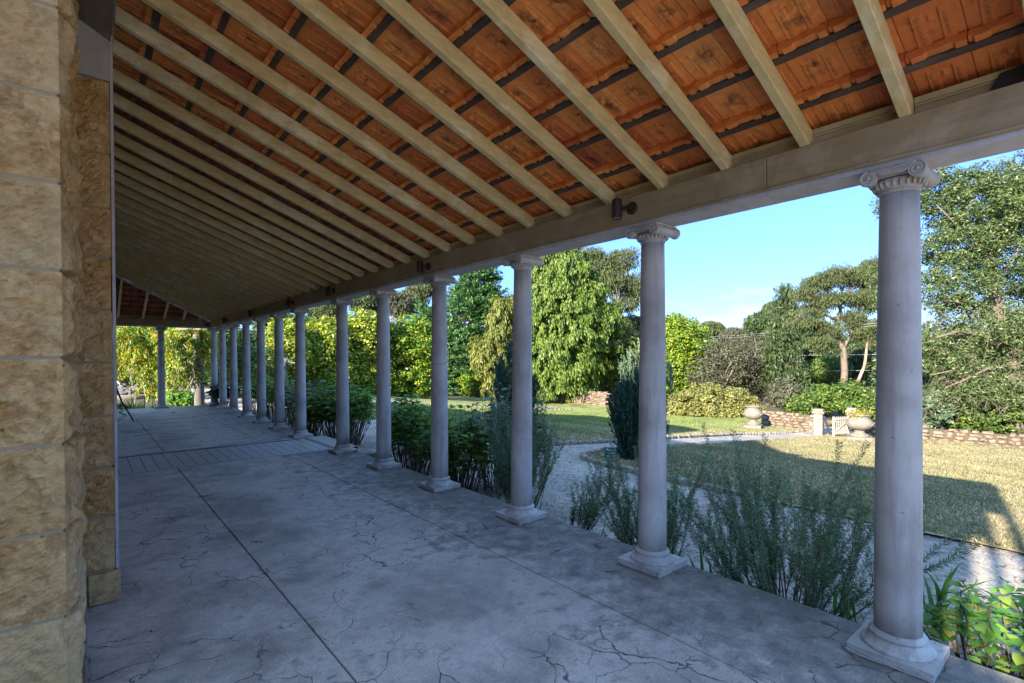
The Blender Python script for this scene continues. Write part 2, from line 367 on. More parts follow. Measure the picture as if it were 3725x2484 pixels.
def m_ground(name, stops, sc=1.0, fine=45, bd=.02, streak=None, disp=.8):
    m, n, b = mat(name); q = N(n)
    v = q.geo((1, 1, 0)); n1 = q.noise(v, .5*sc, 6, .6); n2 = q.noise(q.geo(streak or (1, 1, 0)), fine, 5, .75); n3 = q.noise(v, 3.5*sc, 5, .65)
    f = q.mix(.5, n1, n3); c = q.ramp(f, stops)
    c = q.mix(.75, c, q.ramp(n2, [(.32, (.42, .42, .42)), (.5, (.9, .9, .9)), (.7, (1.35, 1.32, 1.25))]), 'MULTIPLY')
    if name == 'lawn_turf': c = green_far(q, c)
    q.lk(c, b.inputs['Base Color']); b.inputs['Roughness'].default_value = .95
    q.bump(b, n2, disp, bd); return m
def green_far(q, c):      # the upper lawn is watered and greener than the dry lower one
    sx = q.nd('ShaderNodeSeparateXYZ'); q.lk(q.geo(), sx.inputs[0]); mr = q.nd('ShaderNodeMapRange'); mr.inputs[1].default_value = 8; mr.inputs[2].default_value = 13; q.lk(sx.outputs[1], mr.inputs[0])
    return q.mix(q.math('MULTIPLY', mr.outputs[0], .75), c, q.mix(1.0, c, (.62, .98, .38), 'MULTIPLY'))
M['gravel'] = m_ground('gravel', [(.40, (.28, .245, .21)), (.5, (.40, .35, .295)), (.60, (.52, .46, .39))], 2.2, 30, .02, disp=1.0)
M['lawn'] = m_ground('lawn_turf', [(.36, (.09, .12, .03)), (.46, (.24, .20, .10)), (.54, (.44, .35, .21)), (.66, (.32, .25, .15))], 1.2, 26, .03)
M['soil'] = m_ground('garden_soil', [(.35, (.06, .05, .035)), (.5, (.11, .085, .055)), (.65, (.16, .12, .075))], 2, 20, .04)
M['blade'] = m_leaf('grass_blade', [(.14, .15, .065), (.22, .20, .10), (.30, .25, .14), (.36, .29, .17)], .2, .7, .8)

M['lime'] = m_leaf('weeping_cypress_leaf', [(.06, .11, .015), (.12, .19, .03), (.19, .27, .04), (.14, .20, .035)], .32, .5)
M['cedar'] = m_leaf('dark_conifer_leaf', [(.04, .10, .035), (.07, .17, .06), (.12, .25, .09), (.17, .29, .07)], .22, .5)
M['olive'] = m_leaf('olive_conifer_leaf', [(.10, .12, .02), (.17, .19, .03), (.23, .24, .05)], .25, .5)
M['camel'] = m_leaf('yellow_green_leaf', [(.08, .15, .02), (.19, .27, .03), (.36, .40, .035), (.50, .46, .06)], .3, .35)
M['bright'] = m_leaf('bright_green_leaf', [(.05, .13, .015), (.12, .24, .02), (.22, .32, .025), (.40, .35, .04)], .3, .35)
M['gum'] = m_leaf('gum_leaf', [(.045, .07, .025), (.075, .11, .04), (.12, .145, .05), (.13, .12, .05)], .25, .7)
M['gumdark'] = m_leaf('dark_gum_leaf', [(.03, .055, .02), (.055, .09, .03), (.09, .13, .04)], .2, .5)
M['big'] = m_leaf('banksia_leaf', [(.05, .085, .03), (.08, .125, .035), (.13, .175, .05), (.19, .22, .11)], .25, .4)
M['greybush'] = m_leaf('grey_bush_leaf', [(.06, .068, .038), (.09, .095, .05), (.12, .115, .07)], .2, .6)
M['hedge'] = m_leaf('pale_hedge_leaf', [(.13, .14, .035), (.22, .22, .06), (.31, .29, .10)], .25, .5)
M['juniper'] = m_leaf('juniper_leaf', [(.015, .045, .025), (.03, .075, .045), (.05, .11, .065)], .15, .6)
M['junipertip'] = m_leaf('juniper_tip_leaf', [(.09, .15, .08), (.15, .22, .12), (.2, .27, .15)], .2, .6)
M['rosemary'] = m_leaf('rosemary_leaf', [(.07, .14, .06), (.12, .22, .11), (.20, .33, .19), (.32, .43, .30)], .15, .5)
M['hydra'] = m_leaf('hydrangea_leaf', [(.05, .14, .03), (.09, .24, .04), (.16, .34, .05), (.36, .40, .06)], .32, .6, 3)
M['hydrapurple'] = m_leaf('purple_hydrangea_leaf', [(.06, .10, .04), (.09, .15, .06), (.10, .07, .13), (.14, .19, .06)], .3, .4, 3)
M['strap'] = m_leaf('strap_leaf', [(.03, .10, .03), (.06, .17, .03), (.13, .26, .04)], .3, .35, 3)
M['darkstrap'] = m_leaf('dark_strap_leaf', [(.015, .05, .02), (.03, .08, .03), (.06, .13, .05)], .2, .3, 3)
M['wist'] = m_leaf('wisteria_leaf', [(.03, .10, .01), (.06, .18, .015), (.10, .26, .02), (.17, .33, .02), (.40, .42, .03), (.62, .44, .02), (.66, .32, .02)], .42, .4, 2)
M['under'] = m_leaf('undergrowth_leaf', [(.04, .09, .02), (.08, .15, .03), (.20, .24, .03)], .25, .5)
M['petal'] = m_plain('red_petal', (.5, .02, .04), .6, .1)
M['mauve'] = m_plain('mauve_petal', (.25, .25, .7), .6, .1)
M['bark'] = m_bark('grey_brown_bark', (.13, .10, .075), (.22, .18, .14))
M['barkpink'] = m_bark('smooth_pink_bark', (.28, .17, .12), (.42, .31, .24), (5, 5, 1))
M['barkred'] = m_bark('red_brown_bark', (.15, .07, .05), (.25, .13, .09), (6, 6, 1))
M['barkpale'] = m_bark('pale_twigs', (.24, .205, .165), (.34, .30, .25), (5, 5, 2))
M['stem'] = m_bark('brown_stem', (.10, .075, .05), (.18, .13, .08), (20, 20, 6))

# ================================================================== GROUND
def lerp_list(pts):
    P = sorted([(p[0], p[1]) for p in pts]); return np.array([p[0] for p in P]), np.array([p[1] for p in P])
bl = [gp(1235, 1025), gp(1310, 1021), gp(1400, 1017), gp(1546, 1007), gp(1700, 998), gp(1842, 991)]   # upper lawn's stone edge
br = [gp(1530, 1030), gp(1640, 1021), gp(1740, 1012), gp(1830, 1005), gp(1900, 1000)]                  # lower lawn's edge along the path
BLx, BLy = lerp_list(bl); BRx, BRy = lerp_list(br)
BLx = np.concatenate([[7.0], BLx, [27.5]]); BLy = np.concatenate([[9.6], BLy, [BLy[-1]]])
TIPX = 6.9
BRx = np.concatenate([[6.88, 7.0, 7.2, 7.5, 8.2], BRx, [27.0]]); BRy = np.concatenate([[4.6, 5.9, 6.45, 6.7, 6.75], BRy, [BRy[-1]]])
YFAR = gp(1010, 934).y
def strip_sheet(name, x0, x1, nx, fy0, fy1, ny, dz, mat_, label_kind='structure'):
    xs = np.linspace(x0, x1, nx); V = []
    for x in xs:
        a, b_ = fy0(x), fy1(x)
        for t in np.linspace(0, 1, ny):
            y = a+(b_-a)*t; V.append((x, y, zg(x)+dz+.012*noise.noise(Vector((x*.7, y*.7, 0)))*(1 if dz > .01 else 0)))
    Fq = np.array([(i*ny+j, (i+1)*ny+j, (i+1)*ny+j+1, i*ny+j+1) for i in range(nx-1) for j in range(ny-1)])
    o = link(name, nmesh(name, np.array(V), Fq, mat_, smooth=True)); o['kind'] = label_kind; return o
xs = [-400, -60, -20, 3.3] + list(np.linspace(5, 27, 45)) + [40, 80, 150, 400, 900]
V = []; ys = [-400, -60, -20, 0, 20, 40, 80, 200, 900]
for x in xs:
    for y in ys: V.append((x, y, zg(x)-.02))
ny = len(ys)
o = link('ground', nmesh('ground', np.array(V), np.array([(i*ny+j, (i+1)*ny+j, (i+1)*ny+j+1, i*ny+j+1) for i in range(len(xs)-1) for j in range(ny-1)]), M['soil'], smooth=True)); o['kind'] = 'structure'
strip_sheet('gravel_path', 3.9, 27.5, 60, lambda x: -26 if x < 7.6 else float(np.interp(x, BRx, BRy))-.7, lambda x: 40 if x < 7.6 else float(np.interp(x, BLx, BLy))+.7, 90, 0.0, M['gravel'])
lawnA = strip_sheet('lower_lawn', 6.9, 26.3, 60, lambda x: -26, lambda x: float(np.interp(x, BRx, BRy)), 90, .03, M['lawn'])
lawnB = strip_sheet('upper_lawn', 7.0, 30, 60, lambda x: float(np.interp(x, BLx, BLy)), lambda x: 34, 70, .035, M['lawn'])
o = strip_sheet('far_gravel_path', 8.5, 24, 30, lambda x: YFAR+1.6+.12*(x-9), lambda x: YFAR+3.4+.16*(x-9), 4, .05, M['gravel'])

def in_lawn(X, Y):
    a = (X > 6.95) & (X < 26) & (Y < np.interp(X, BRx, BRy)-.04) & (Y > -6)
    b_ = (X > 7.05) & (X < 28) & (Y > np.interp(X, BLx, BLy)+.06) & (Y < 24)
    return a | b_
def grass_blades(n, seed):
    g = np.random.default_rng(seed)
    r = 6+24*g.random(n*3)**1.3; th = g.uniform(radians(25), radians(92), n*3)
    X = r*np.sin(th); Y = r*np.cos(th); k = in_lawn(X, Y); X = X[k][:n]; Y = Y[k][:n]; r = r[k][:n]; m = len(X)
    Z = zga(X)+.03; h = g.uniform(.02, .05, m); wd = .0035+r*.0007; a = g.uniform(0, 2*pi, m); lx = g.normal(0, .022, m); ly = g.normal(0, .022, m)
    V = np.zeros((m, 3, 3)); V[:, 0] = np.stack([X-np.cos(a)*wd, Y-np.sin(a)*wd, Z], 1); V[:, 1] = np.stack([X+np.cos(a)*wd, Y+np.sin(a)*wd, Z], 1); V[:, 2] = np.stack([X+lx, Y+ly, Z+h], 1)
    return V.reshape(-1, 3), np.arange(m*3).reshape(-1, 3)
V, Fq = grass_blades(170000, 3)
o = link('grass', nmesh('grass', V, Fq, M['blade'])); tag(o, 'short straw and green grass blades covering the garden lawns', 'grass', kind='stuff')

# fallen gum leaves and pebbles on gravel and lawn, one uncountable litter
g = np.random.default_rng(5); m_ = 5000
r = 4+20*g.random(m_)**1.2; th = g.uniform(radians(10), radians(92), m_); X = r*np.sin(th); Y = r*np.cos(th); k = X > 4.2; X = X[k]; Y = Y[k]; m_ = len(X)
a = g.uniform(0, 2*pi, m_); l = g.uniform(.02, .06, m_)*.6; wd = l*.28; Z = zga(X)+.035+np.where(in_lawn(X, Y), .015, -.02)
V = np.stack([np.stack([X+np.cos(a)*l, Y+np.sin(a)*l, Z], 1), np.stack([X-np.sin(a)*wd, Y+np.cos(a)*wd, Z+.012], 1), np.stack([X-np.cos(a)*l, Y-np.sin(a)*l, Z], 1), np.stack([X+np.sin(a)*wd, Y-np.cos(a)*wd, Z+.006], 1)], 1).reshape(-1, 3)
M['litter'] = m_leaf('leaf_litter', [(.12, .07, .035), (.30, .2, .1), (.42, .33, .22)], .1, .7)
o = link('leaf_litter', nmesh('leaf_litter', V, np.arange(m_*4).reshape(-1, 4), M['litter'])); tag(o, 'small dry leaves scattered over the gravel and lawn', 'leaf litter', kind='stuff')

# loose gravel stones on the near path
g = np.random.default_rng(15); m_ = 16000; X = 4.0+5.5*g.random(m_); Y = g.uniform(-1.5, 12, m_); k = ~in_lawn(X, Y) & (X < 9.4); X = X[k]; Y = Y[k]; m_ = len(X)
sz_ = g.uniform(.006, .02, m_); base_ = np.stack([X, Y, zga(X)+sz_*.3], 1); oc = np.array([[1, 0, 0], [0, 1, 0], [-1, 0, 0], [0, -1, 0], [0, 0, .7]])
V = (base_[:, None, :]+oc[None]*sz_[:, None, None]*g.uniform(.7, 1.3, (m_, 5, 1))).reshape(-1, 3); tr = np.array([[0, 1, 4], [1, 2, 4], [2, 3, 4], [3, 0, 4]])
o = link('pebbles', nmesh('pebbles', V, (tr[None]+np.arange(m_)[:, None, None]*5).reshape(-1, 3), M['gravel'])); tag(o, 'loose pale gravel stones strewn on the near path', 'gravel', kind='stuff')

# ------------------------------------------------------------------ rough stones
def stone_mesh(name, sx, sy, sz, seed, mt, sub=2, rough=.16):
    bm = bmesh.new(); bmesh.ops.create_icosphere(bm, subdivisions=sub, radius=1)
    for v in bm.verts:
        p = v.co.copy(); q = Vector([math.copysign(abs(c)**.45, c) for c in p])
        k = 1+rough*noise.noise(p*1.7+Vector((seed*3.1, seed, 0)))*1.6
        v.co = Vector((q.x*sx*k, q.y*sy*k, q.z*sz*k))*.62
    me = bpy.data.meshes.new(name); bm.to_mesh(me); bm.free(); me.materials.append(mt); return me
edge_meshes = [stone_mesh('edge_stone', .125, .10, .10, i, M['stone_far'], 2) for i in range(6)]
def edging(label, pts, step=.22):
    t = thing('stone_edging', label, 'stone edging', pts[0], group='stone edgings of the gravel paths')
    acc = 0; pos = []
    for a, b_ in zip(pts[:-1], pts[1:]):
        a = Vector(a); b_ = Vector(b_); Ls = (b_-a).length; d = (b_-a)/Ls
        while acc < Ls:
            pos.append((a+d*acc, math.atan2(d.y, d.x))); acc += step*rnd.uniform(.85, 1.15)
        acc -= Ls
    for p, an in pos:
        s = link('stone', rnd.choice(edge_meshes), t, Vector((p.x, p.y, zg(p.x)+.035))-t.location, (rnd.uniform(-.1, .1), rnd.uniform(-.1, .1), an+rnd.uniform(-.15, .15)))
        k = rnd.uniform(.8, 1.15); s.scale = (k*rnd.uniform(.9, 1.2), k, k*rnd.uniform(.8, 1.1))
    return t
e1 = [Vector((x, float(np.interp(x, BLx, BLy)), 0)) for x in np.concatenate([[7.02, 7.1, 7.3, 7.6, 8], np.linspace(9, BLx[-2], 16)])]
edging('row of grey stones along the upper lawn, from the junipers to the garden wall', e1)
e2 = [Vector((6.9, 3.2, 0)), Vector((6.9, 4.6, 0))]+[Vector((x, float(np.interp(x, BRx, BRy)), 0)) for x in (6.95, 7.0, 7.2, 7.5, 8.2, 9, 10, 11.5)]
edging('curved row of stones round the lawn tip beside the green sign', e2, .2)
edging('far row of dark stones crossing the lawn behind the left juniper', [Vector((8.6+i*1.5, YFAR+.9+.10*i, 0)) for i in range(11)], .35)

# ================================================================== VERANDAH FLOOR
ZT, XB, MS, XC = 2.734, 3.102, .3722, 3.227
ALPHA = math.atan(MS)
o = thing('verandah_floor', None, None); o['kind'] = 'structure'; FLOOR = o
mb = MB(); mb.box(-.7, 3.395, -5, 19.3, -.9, -.012); part('floor_base', mb, M['grout'], FLOOR)
xj = [-.65, .975, 2.46, 3.40]
slabs = []
yj = [-5, .2, 3.31, 8.47]
yj2 = [10.12, 12.9, 16.0, 19.3]
for c in range(3):
    for ya, yb in list(zip(yj[:-1], yj[1:]))+list(zip(yj2[:-1], yj2[1:])):
        slabs.append((xj[c], xj[c+1], ya, yb))
for i, (x0, x1, y0, y1) in enumerate(slabs):
    mb = MB(); g_ = .004; mb.box(x0+g_, x1-g_ if x1 < 3.39 else x1+.02, y0+g_, y1-g_, -.08, rnd.uniform(-.002, .0005)-(.0015*(i % 3)))
    bevel(part('concrete_slab', mb, M['concrete'], FLOOR), .004)
# tiled strip across the verandah opposite the entrance steps
ya, yb = 8.475, 10.115
mb = MB(); mb.box(-.65, 3.62, ya, yb, -.08, -.009); part('tile_bed', mb, M['grout'], FLOOR)
tm = MB(); tm.box(-.0705, .0705, -.0705, .0705, -.006, 0); tme = tm.mesh('floor_tile', M['pavetile'])
rows = 9; ty0 = ya+.155
for i in range(22):
    for j in range(rows):
        x = -.05+.155+i*.150
        if x > 3.12: continue
        t = link('floor_tile', tme, FLOOR, (x, ty0+.02+j*.1505, -.0035-rnd.random()*.0006), (0, 0, 0))
for yy in (ya+.025, ya+.075, yb-.075, yb-.025):
    mb = MB(); mb.box(-.6, 3.3, yy-.010, yy+.010, -.006, -.0025); part('border_strip', mb, M['tilewhite'], FLOOR)
    mb = MB(); mb.box(-.6, 3.3, yy+.012, yy+.036, -.006, -.003); part('border_strip', mb, M['tiledark'], FLOOR)
for xx in (3.14, 3.29):
    mb = MB(); mb.box(xx-.010, xx+.010, ya+.1, yb-.1, -.006, -.0022); part('border_strip', mb, M['tilewhite'], FLOOR)
for k in range(34):
    mb = MB(); y = ya+.12+k*.0415; mb.box(3.16, 3.27, y, y+.026, -.006, -.003); part('border_tile', mb, M['tiledark'] if k % 2 else M['pavetile'], FLOOR)
for k in range(4):
    mb = MB(); mb.box(3.31+k*.078, 3.31+k*.078+.075, ya+.02, yb-.02, -.006, -.003); part('step_tile', mb, M['pavetile'], FLOOR)
# entrance steps down to the gravel
t = thing('entrance_steps', 'two low stone steps down from the tiled strip to the gravel', 'steps', (3.62, 9.3, 0))
for k in range(2):
    mb = MB(); mb.box(0+.3*k, .3+.3*k, -.95, .95, -.5, -.13-.13*k); bevel(part('step', mb, M['stone_far'], t), .01)

g = np.random.default_rng(21); m_ = 420; X = 3.35-g.random(m_)**1.6*3.2; Y = g.uniform(.5, 18.5, m_); sz_ = g.uniform(.004, .014, m_)
a_ = g.uniform(0, 2*pi, m_); V = np.stack([np.stack([X+np.cos(a_+k*pi/2)*sz_*(1 if k % 2 else .45), Y+np.sin(a_+k*pi/2)*sz_*(1 if k % 2 else .45), .002+g.random(m_)*.005], 1) for k in range(4)], 1).reshape(-1, 3)
o = link('floor_litter', nmesh('floor_litter', V, np.arange(m_*4).reshape(-1, 4), M['litter'])); tag(o, 'scraps of dry leaf and grit lying on the verandah floor', 'litter', kind='stuff')

# ================================================================== COLUMNS
CYs = [.708, 2.203, 3.69, 5.177, 6.654, 8.152, 10.283, 11.704, 13.186, 14.643, 16.16, 17.637, 19.03]
LEAN = [-.002, .001, .012, .005, .001, 0, .001, 0, .002, 0, -.001, 0, 0]
def rough_box(mb, x0, x1, y0, y1, z0, z1, n, amp, seed):
    pass
def col_parts(H):
    bm = bmesh.new(); bmesh.ops.create_cube(bm, size=1)
    bmesh.ops.subdivide_edges(bm, edges=bm.edges[:], cuts=5, use_grid_fill=True)
    for v in bm.verts:
        p = v.co.copy(); k = noise.noise(p*9)*.004
        v.co = Vector((p.x*.362+k, p.y*.362+noise.noise(p*8+Vector((3, 0, 0)))*.004, .021+p.z*.042+(noise.noise(p*11)*.003 if p.z > 0 else 0)))
    pl = bpy.data.meshes.new('plinth'); bm.to_mesh(pl); bm.free(); pl.materials.append(M['column'])
    b = MB(); b.lathe([(.158, .040), (.160, .047), (.157, .055), (.149, .059), (.137, .066), (.127, .078), (.121, .090), (.120, .093)], 40)
    b.lathe([(.112, .091), (.121, .093), (.126, .100), (.126, .108), (.121, .115), (.1135, .117), (.1125, .122), (.107, .126)], 40)
    base = b.mesh('base', M['column'], True)
    s = MB(); top = H-.122; prof = []
    for i in range(15):
        t = i/14; prof.append((.1035-(.1035-.084)*(t**1.35)+.0015*sin(pi*t), .12+(top-.12)*t))
    s.lathe(prof, 40); sh = s.mesh('shaft', M['column'], True)
    c = MB(); zt = H
    c.lathe([(.084, top-.002), (.090, top+.004), (.090, top+.010), (.086, top+.014), (.094, top+.024), (.104, top+.040), (.108, top+.056), (.104, top+.066)], 32)
    for k in range(24):    # egg and dart
        a = 2*pi*k/24; x, y = .104*cos(a), .104*sin(a)
        c.tube([(x*.97, y*.97, top+.022), (x*1.03, y*1.03, top+.034), (x*1.06, y*1.06, top+.046), (x*1.02, y*1.02, top+.056)], [.003, .008, .009, .005], 6)
    # bolsters (scroll rolls) run across the wall line
    for sy in (-1, 1):
        pr = [(.001, -.142), (.038, -.142), (.040, -.136), (.038, -.125), (.031, -.075), (.027, -.03), (.031, -.018), (.033, 0), (.031, .018), (.027, .03), (.031, .075), (.038, .125), (.040, .136), (.038, .142), (.001, .142)]
        Mx = Matrix.Translation((0, sy*.102, zt-.047)) @ Matrix.Rotation(pi/2, 4, 'Y')
        c.lathe(pr, 24, M=Mx)
    # band with sagging canalis joining the volutes, front and back, and abacus
    for sx in (-1, 1):
        x0, x1 = (-.138, -.092) if sx < 0 else (.092, .138)
        n = 10
        for i in range(n):
            ya_, yb_ = -.1+.2*i/n, -.1+.2*(i+1)/n
            f = lambda y: (1-(y/.1)**2)
            b0 = [(x0, ya_, zt-.036-.010*f(ya_)), (x1, ya_, zt-.036-.010*f(ya_)), (x1, yb_, zt-.036-.010*f(yb_)), (x0, yb_, zt-.036-.010*f(yb_))]
            t0 = [(x0, ya_, zt-.006-.008*f(ya_)), (x1, ya_, zt-.006-.008*f(ya_)), (x1, yb_, zt-.006-.008*f(yb_)), (x0, yb_, zt-.006-.008*f(yb_))]
            c.hexa(b0, t0)
    c.box(-.105, .105, -.105, .105, zt-.05, zt-.0015)
    c.box(-.13, .13, -.118, .118, zt-.012, zt-.001)
    cap = c.mesh('capital', M['column'], False)
    v = MB()
    for sy in (-1, 1):
        pts = []; rr = []
        for i in range(46):
            t = i/45; a = pi/2+sy*t*2*pi*1.6; r = .036*(1-t)+.009*t
            pts.append((-.143, sy*.102-cos(a)*r, zt-.047+sin(a)*r)); rr.append(.0045*(1-.5*t))
        v.tube(pts, rr, 6)
        v.lathe([(.001, -.004), (.009, -.003), (.010, .003), (.001, .005)], 10, M=Matrix.Translation((-.144, sy*.102, zt-.047)) @ Matrix.Rotation(-pi/2, 4, 'Y'))
    arc = [(-.143, y, zt-.0095-.008*(1-(y/.1)**2)) for y in np.linspace(-.1, .1, 9)]; v.tube(arc, .0045, 6)
    arc = [(-.143, y, zt-.036-.010*(1-(y/.06)**2 if abs(y) < .06 else 0)) for y in np.linspace(-.062, .062, 9)]; v.tube(arc, .004, 6)
    vol = v.mesh('volute', M['column'], True)
    return pl, base, sh, cap, vol
CP = col_parts(2.507)
def make_column(x, y, label, rz=0, lean=0, group='white ionic verandah columns'):
    t = thing('ionic_column', label, 'column', (x, y, 0), rz, group)
    link('plinth', CP[0], t); link('base', CP[1], t)
    s = link('shaft', CP[2], t); c = link('capital', CP[3], t)
    link('volute', CP[4], c); v2 = link('volute', CP[4], c, None, (0, 0, pi))
    t.rotation_euler = (lean, 0, rz); return t
ords = ['nearest white column, large at the right of the view', 'second nearest column, beside the spiky rosemary bush', 'third column, between rosemary and the view of the lawn',
        'fourth column, with tall lavender-like rosemary to its right', 'fifth column, between two hydrangea bushes', 'sixth column, on the near side of the tiled strip',
        'seventh column, on the far side of the tiled strip', 'eighth column, crossed low down by hydrangea leaves', 'ninth column, with dark shrubs behind it',
        'tenth column, with ring joints showing on its shaft', 'eleventh column, third from the far corner', 'twelfth column, next to the far corner', 'corner column at the far end, its foot hidden by leaves']
for i, y in enumerate(CYs):
    make_column(XC, y, 'white ionic column: '+ords[i], 0, LEAN[i])
    if i in (8, 9, 6, 3):
        col_ = [o_ for o_ in bpy.data.objects if o_.name.startswith('ionic_column')][-1]
        for z_ in {9: (.62, 1.28, 1.92), 8: (.78, 1.66), 6: (.66,), 3: (1.47,)}[i]:
            mb = MB(); r_ = .1035-(.0195)*((z_-.12)/2.265)**1.35+.0014; mb.lathe([(r_-.004, z_-.004), (r_+.0006, z_-.002), (r_+.0006, z_+.002), (r_-.004, z_+.004)], 40); part('ring_joint', mb, M['grout'], col_, True)
make_column(fp(585/KD, 1479/KD).x-.02, 19.05, 'white ionic column standing alone under the far end beam, wound by a vine', pi/2)
# the vine wound round the lone end column
EX = fp(585/KD, 1479/KD).x-.02
mb = MB(); pts = [(EX+.115*cos(t*5.5+2), 19.05+.115*sin(t*5.5+2), 1.15+t*.34) for t in np.linspace(0, 3.6, 50)]; mb.tube(pts, .008, 5)
o = part('climbing_vine', mb, M['stem'], None); tag(o, 'thin vine stem winding round the lone column at the far end', 'vine')

# ================================================================== BEAMS
t = thing('verandah_beam', 'long cream painted timber beam carried by the row of white columns', 'beam', (XC, 0, 2.507)); BEAM = t
seg = [-.1, 1.33, 6.02, 10.98, 15.0, 19.16]
for a_, b_ in zip(seg[:-1], seg[1:]):
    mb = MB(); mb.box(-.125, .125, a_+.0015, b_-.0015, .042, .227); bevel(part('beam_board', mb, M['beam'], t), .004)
    mb = MB(); mb.box(-.108, .108, a_+.0015, b_-.0015, .001, .040); part('soffit_board', mb, M['white'], t)
    mb = MB(); mb.tube([(-.122, a_+.002, .036), (-.122, b_-.002, .036)], .009, 8); part('bead_moulding', mb, M['beam'], t)
t = thing('end_beam', 'painted timber beam across the far end of the verandah', 'beam', (0, 19.03, 2.507))
mb = MB(); mb.box(-1.2, 3.1, -.125, .125, .042, .227); bevel(part('beam_board', mb, M['beam'], t), .004)
mb = MB(); mb.box(-1.2, 3.1, -.108, .108, .001, .040); part('soffit_board', mb, M['white'], t)

# ================================================================== ROOF
ROOF = thing('verandah_roof', 'lean-to verandah roof of cream rafters, dark battens and bare terracotta tiles seen from below', 'roof', (0, 0, 0))
YE = 18.905
zr = lambda x: ZT+(XB-x)*MS           # underside of the rafters, long slope
def rafter(x0, x1, y, wd=.05, h=.107):
    mb = MB(); a_, b_ = -wd/2, wd/2
    mb.hexa([(x0, a_, zr(x0)), (x1, a_, zr(x1)), (x1, b_, zr(x1)), (x0, b_, zr(x0))], [(x0, a_, zr(x0)+h), (x1, a_, zr(x1)+h), (x1, b_, zr(x1)+h), (x0, b_, zr(x0)+h)])
    return bevel(part('rafter', mb, M['cream'], ROOF, loc=(0, y, 0)), .003)
RY0, RS = .6892-.025, .46251
full = None
for i in range(-1, 40):
    y = RY0+RS*i
    if y > 18.75: break
    if y < 15.75:
        if full is None: full = rafter(.145, 3.40, y)
        else:
            c_ = full.copy(); COL.objects.link(c_); c_.location = (0, y+rnd.uniform(-.004, .004), 0); c_.rotation_euler = (0, 0, rnd.uniform(-.0012, .0012)); c_.parent = ROOF
    else: rafter(max(.145, y-15.8+.03), 3.40, y)
# hip rafter and jack rafters of the end slope
mb = MB(); h0 = (3.25, YE+.15); h1 = (-1.0, YE+.15-4.25); zh = lambda x: zr(x)
def hexbar(mb, p, q, wd, h):
    p = Vector(p); q = Vector(q); d = (q-p); s = Vector((-d.y, d.x, 0)).normalized()*wd/2; u = Vector((0, 0, h))
    mb.hexa([p-s, q-s, q+s, p+s], [p-s+u, q-s+u, q+s+u, p+s+u])
hexbar(mb, (h0[0], h0[1], zh(h0[0])-.03), (h1[0], h1[1], zh(h1[0])-.03), .035, .14); part('hip_rafter', mb, M['white'], ROOF)
jx = [-.35, .18, .745, 1.34, 1.87, 2.37, 2.81]
for x in jx:
    mb = MB(); y0 = YE+.3; y1 = 15.80+x+.04; z0 = zr(XB)-.3*MS; z1 = ZT+(YE-y1)*MS
    hexbar(mb, (x, y0, z0), (x, y1, z1), .05, .107); part('jack_rafter', mb, M['cream'], ROOF)
# battens
GA = .3225; bx = [3.290-GA*k for k in range(11)]
for k, x in enumerate(bx):
    ymax = min(19.3, 15.8+x) if x > 0 else 15.8
    mb = MB(); z = zr(x)+.107
    Mx = Matrix.Translation((x, 0, z)) @ Matrix.Rotation(ALPHA, 4, 'Y')
    n = 12
    for s_ in range(n):
        y0 = -.06+(ymax+.06)*s_/n; y1 = -.06+(ymax+.06)*(s_+1)/n
        mb.box(-.021, .019, y0, y1-.002, .001, .028, M=Mx)
    part('batten', mb, M['batten'], ROOF)
# infill boards over the beam and their top moulding
for i in range(-1, 39):
    y0 = RY0+RS*i+.027; y1 = RY0+RS*(i+1)-.027
    if y1 > 18.8: break
    mb = MB(); zb_ = zr(3.17)+.105
    mb.box(3.16, 3.18, y0, y1, ZT+.001, zb_-.018); mb.box(3.145, 3.185, y0, y1, zb_-.018, zb_+.012); mb.box(3.152, 3.16, y0, y1, zb_-.030, zb_-.019)
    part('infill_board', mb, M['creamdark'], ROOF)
for a_, b_ in zip(jx[:-1], jx[1:]):
    mb = MB(); mb.box(a_+.027, b_-.027, YE+.06, YE+.08, ZT+.001, ZT+.085); mb.box(a_+.027, b_-.027, YE+.045, YE+.085, ZT+.085, ZT+.11); part('infill_board', mb, M['creamdark'], ROOF)
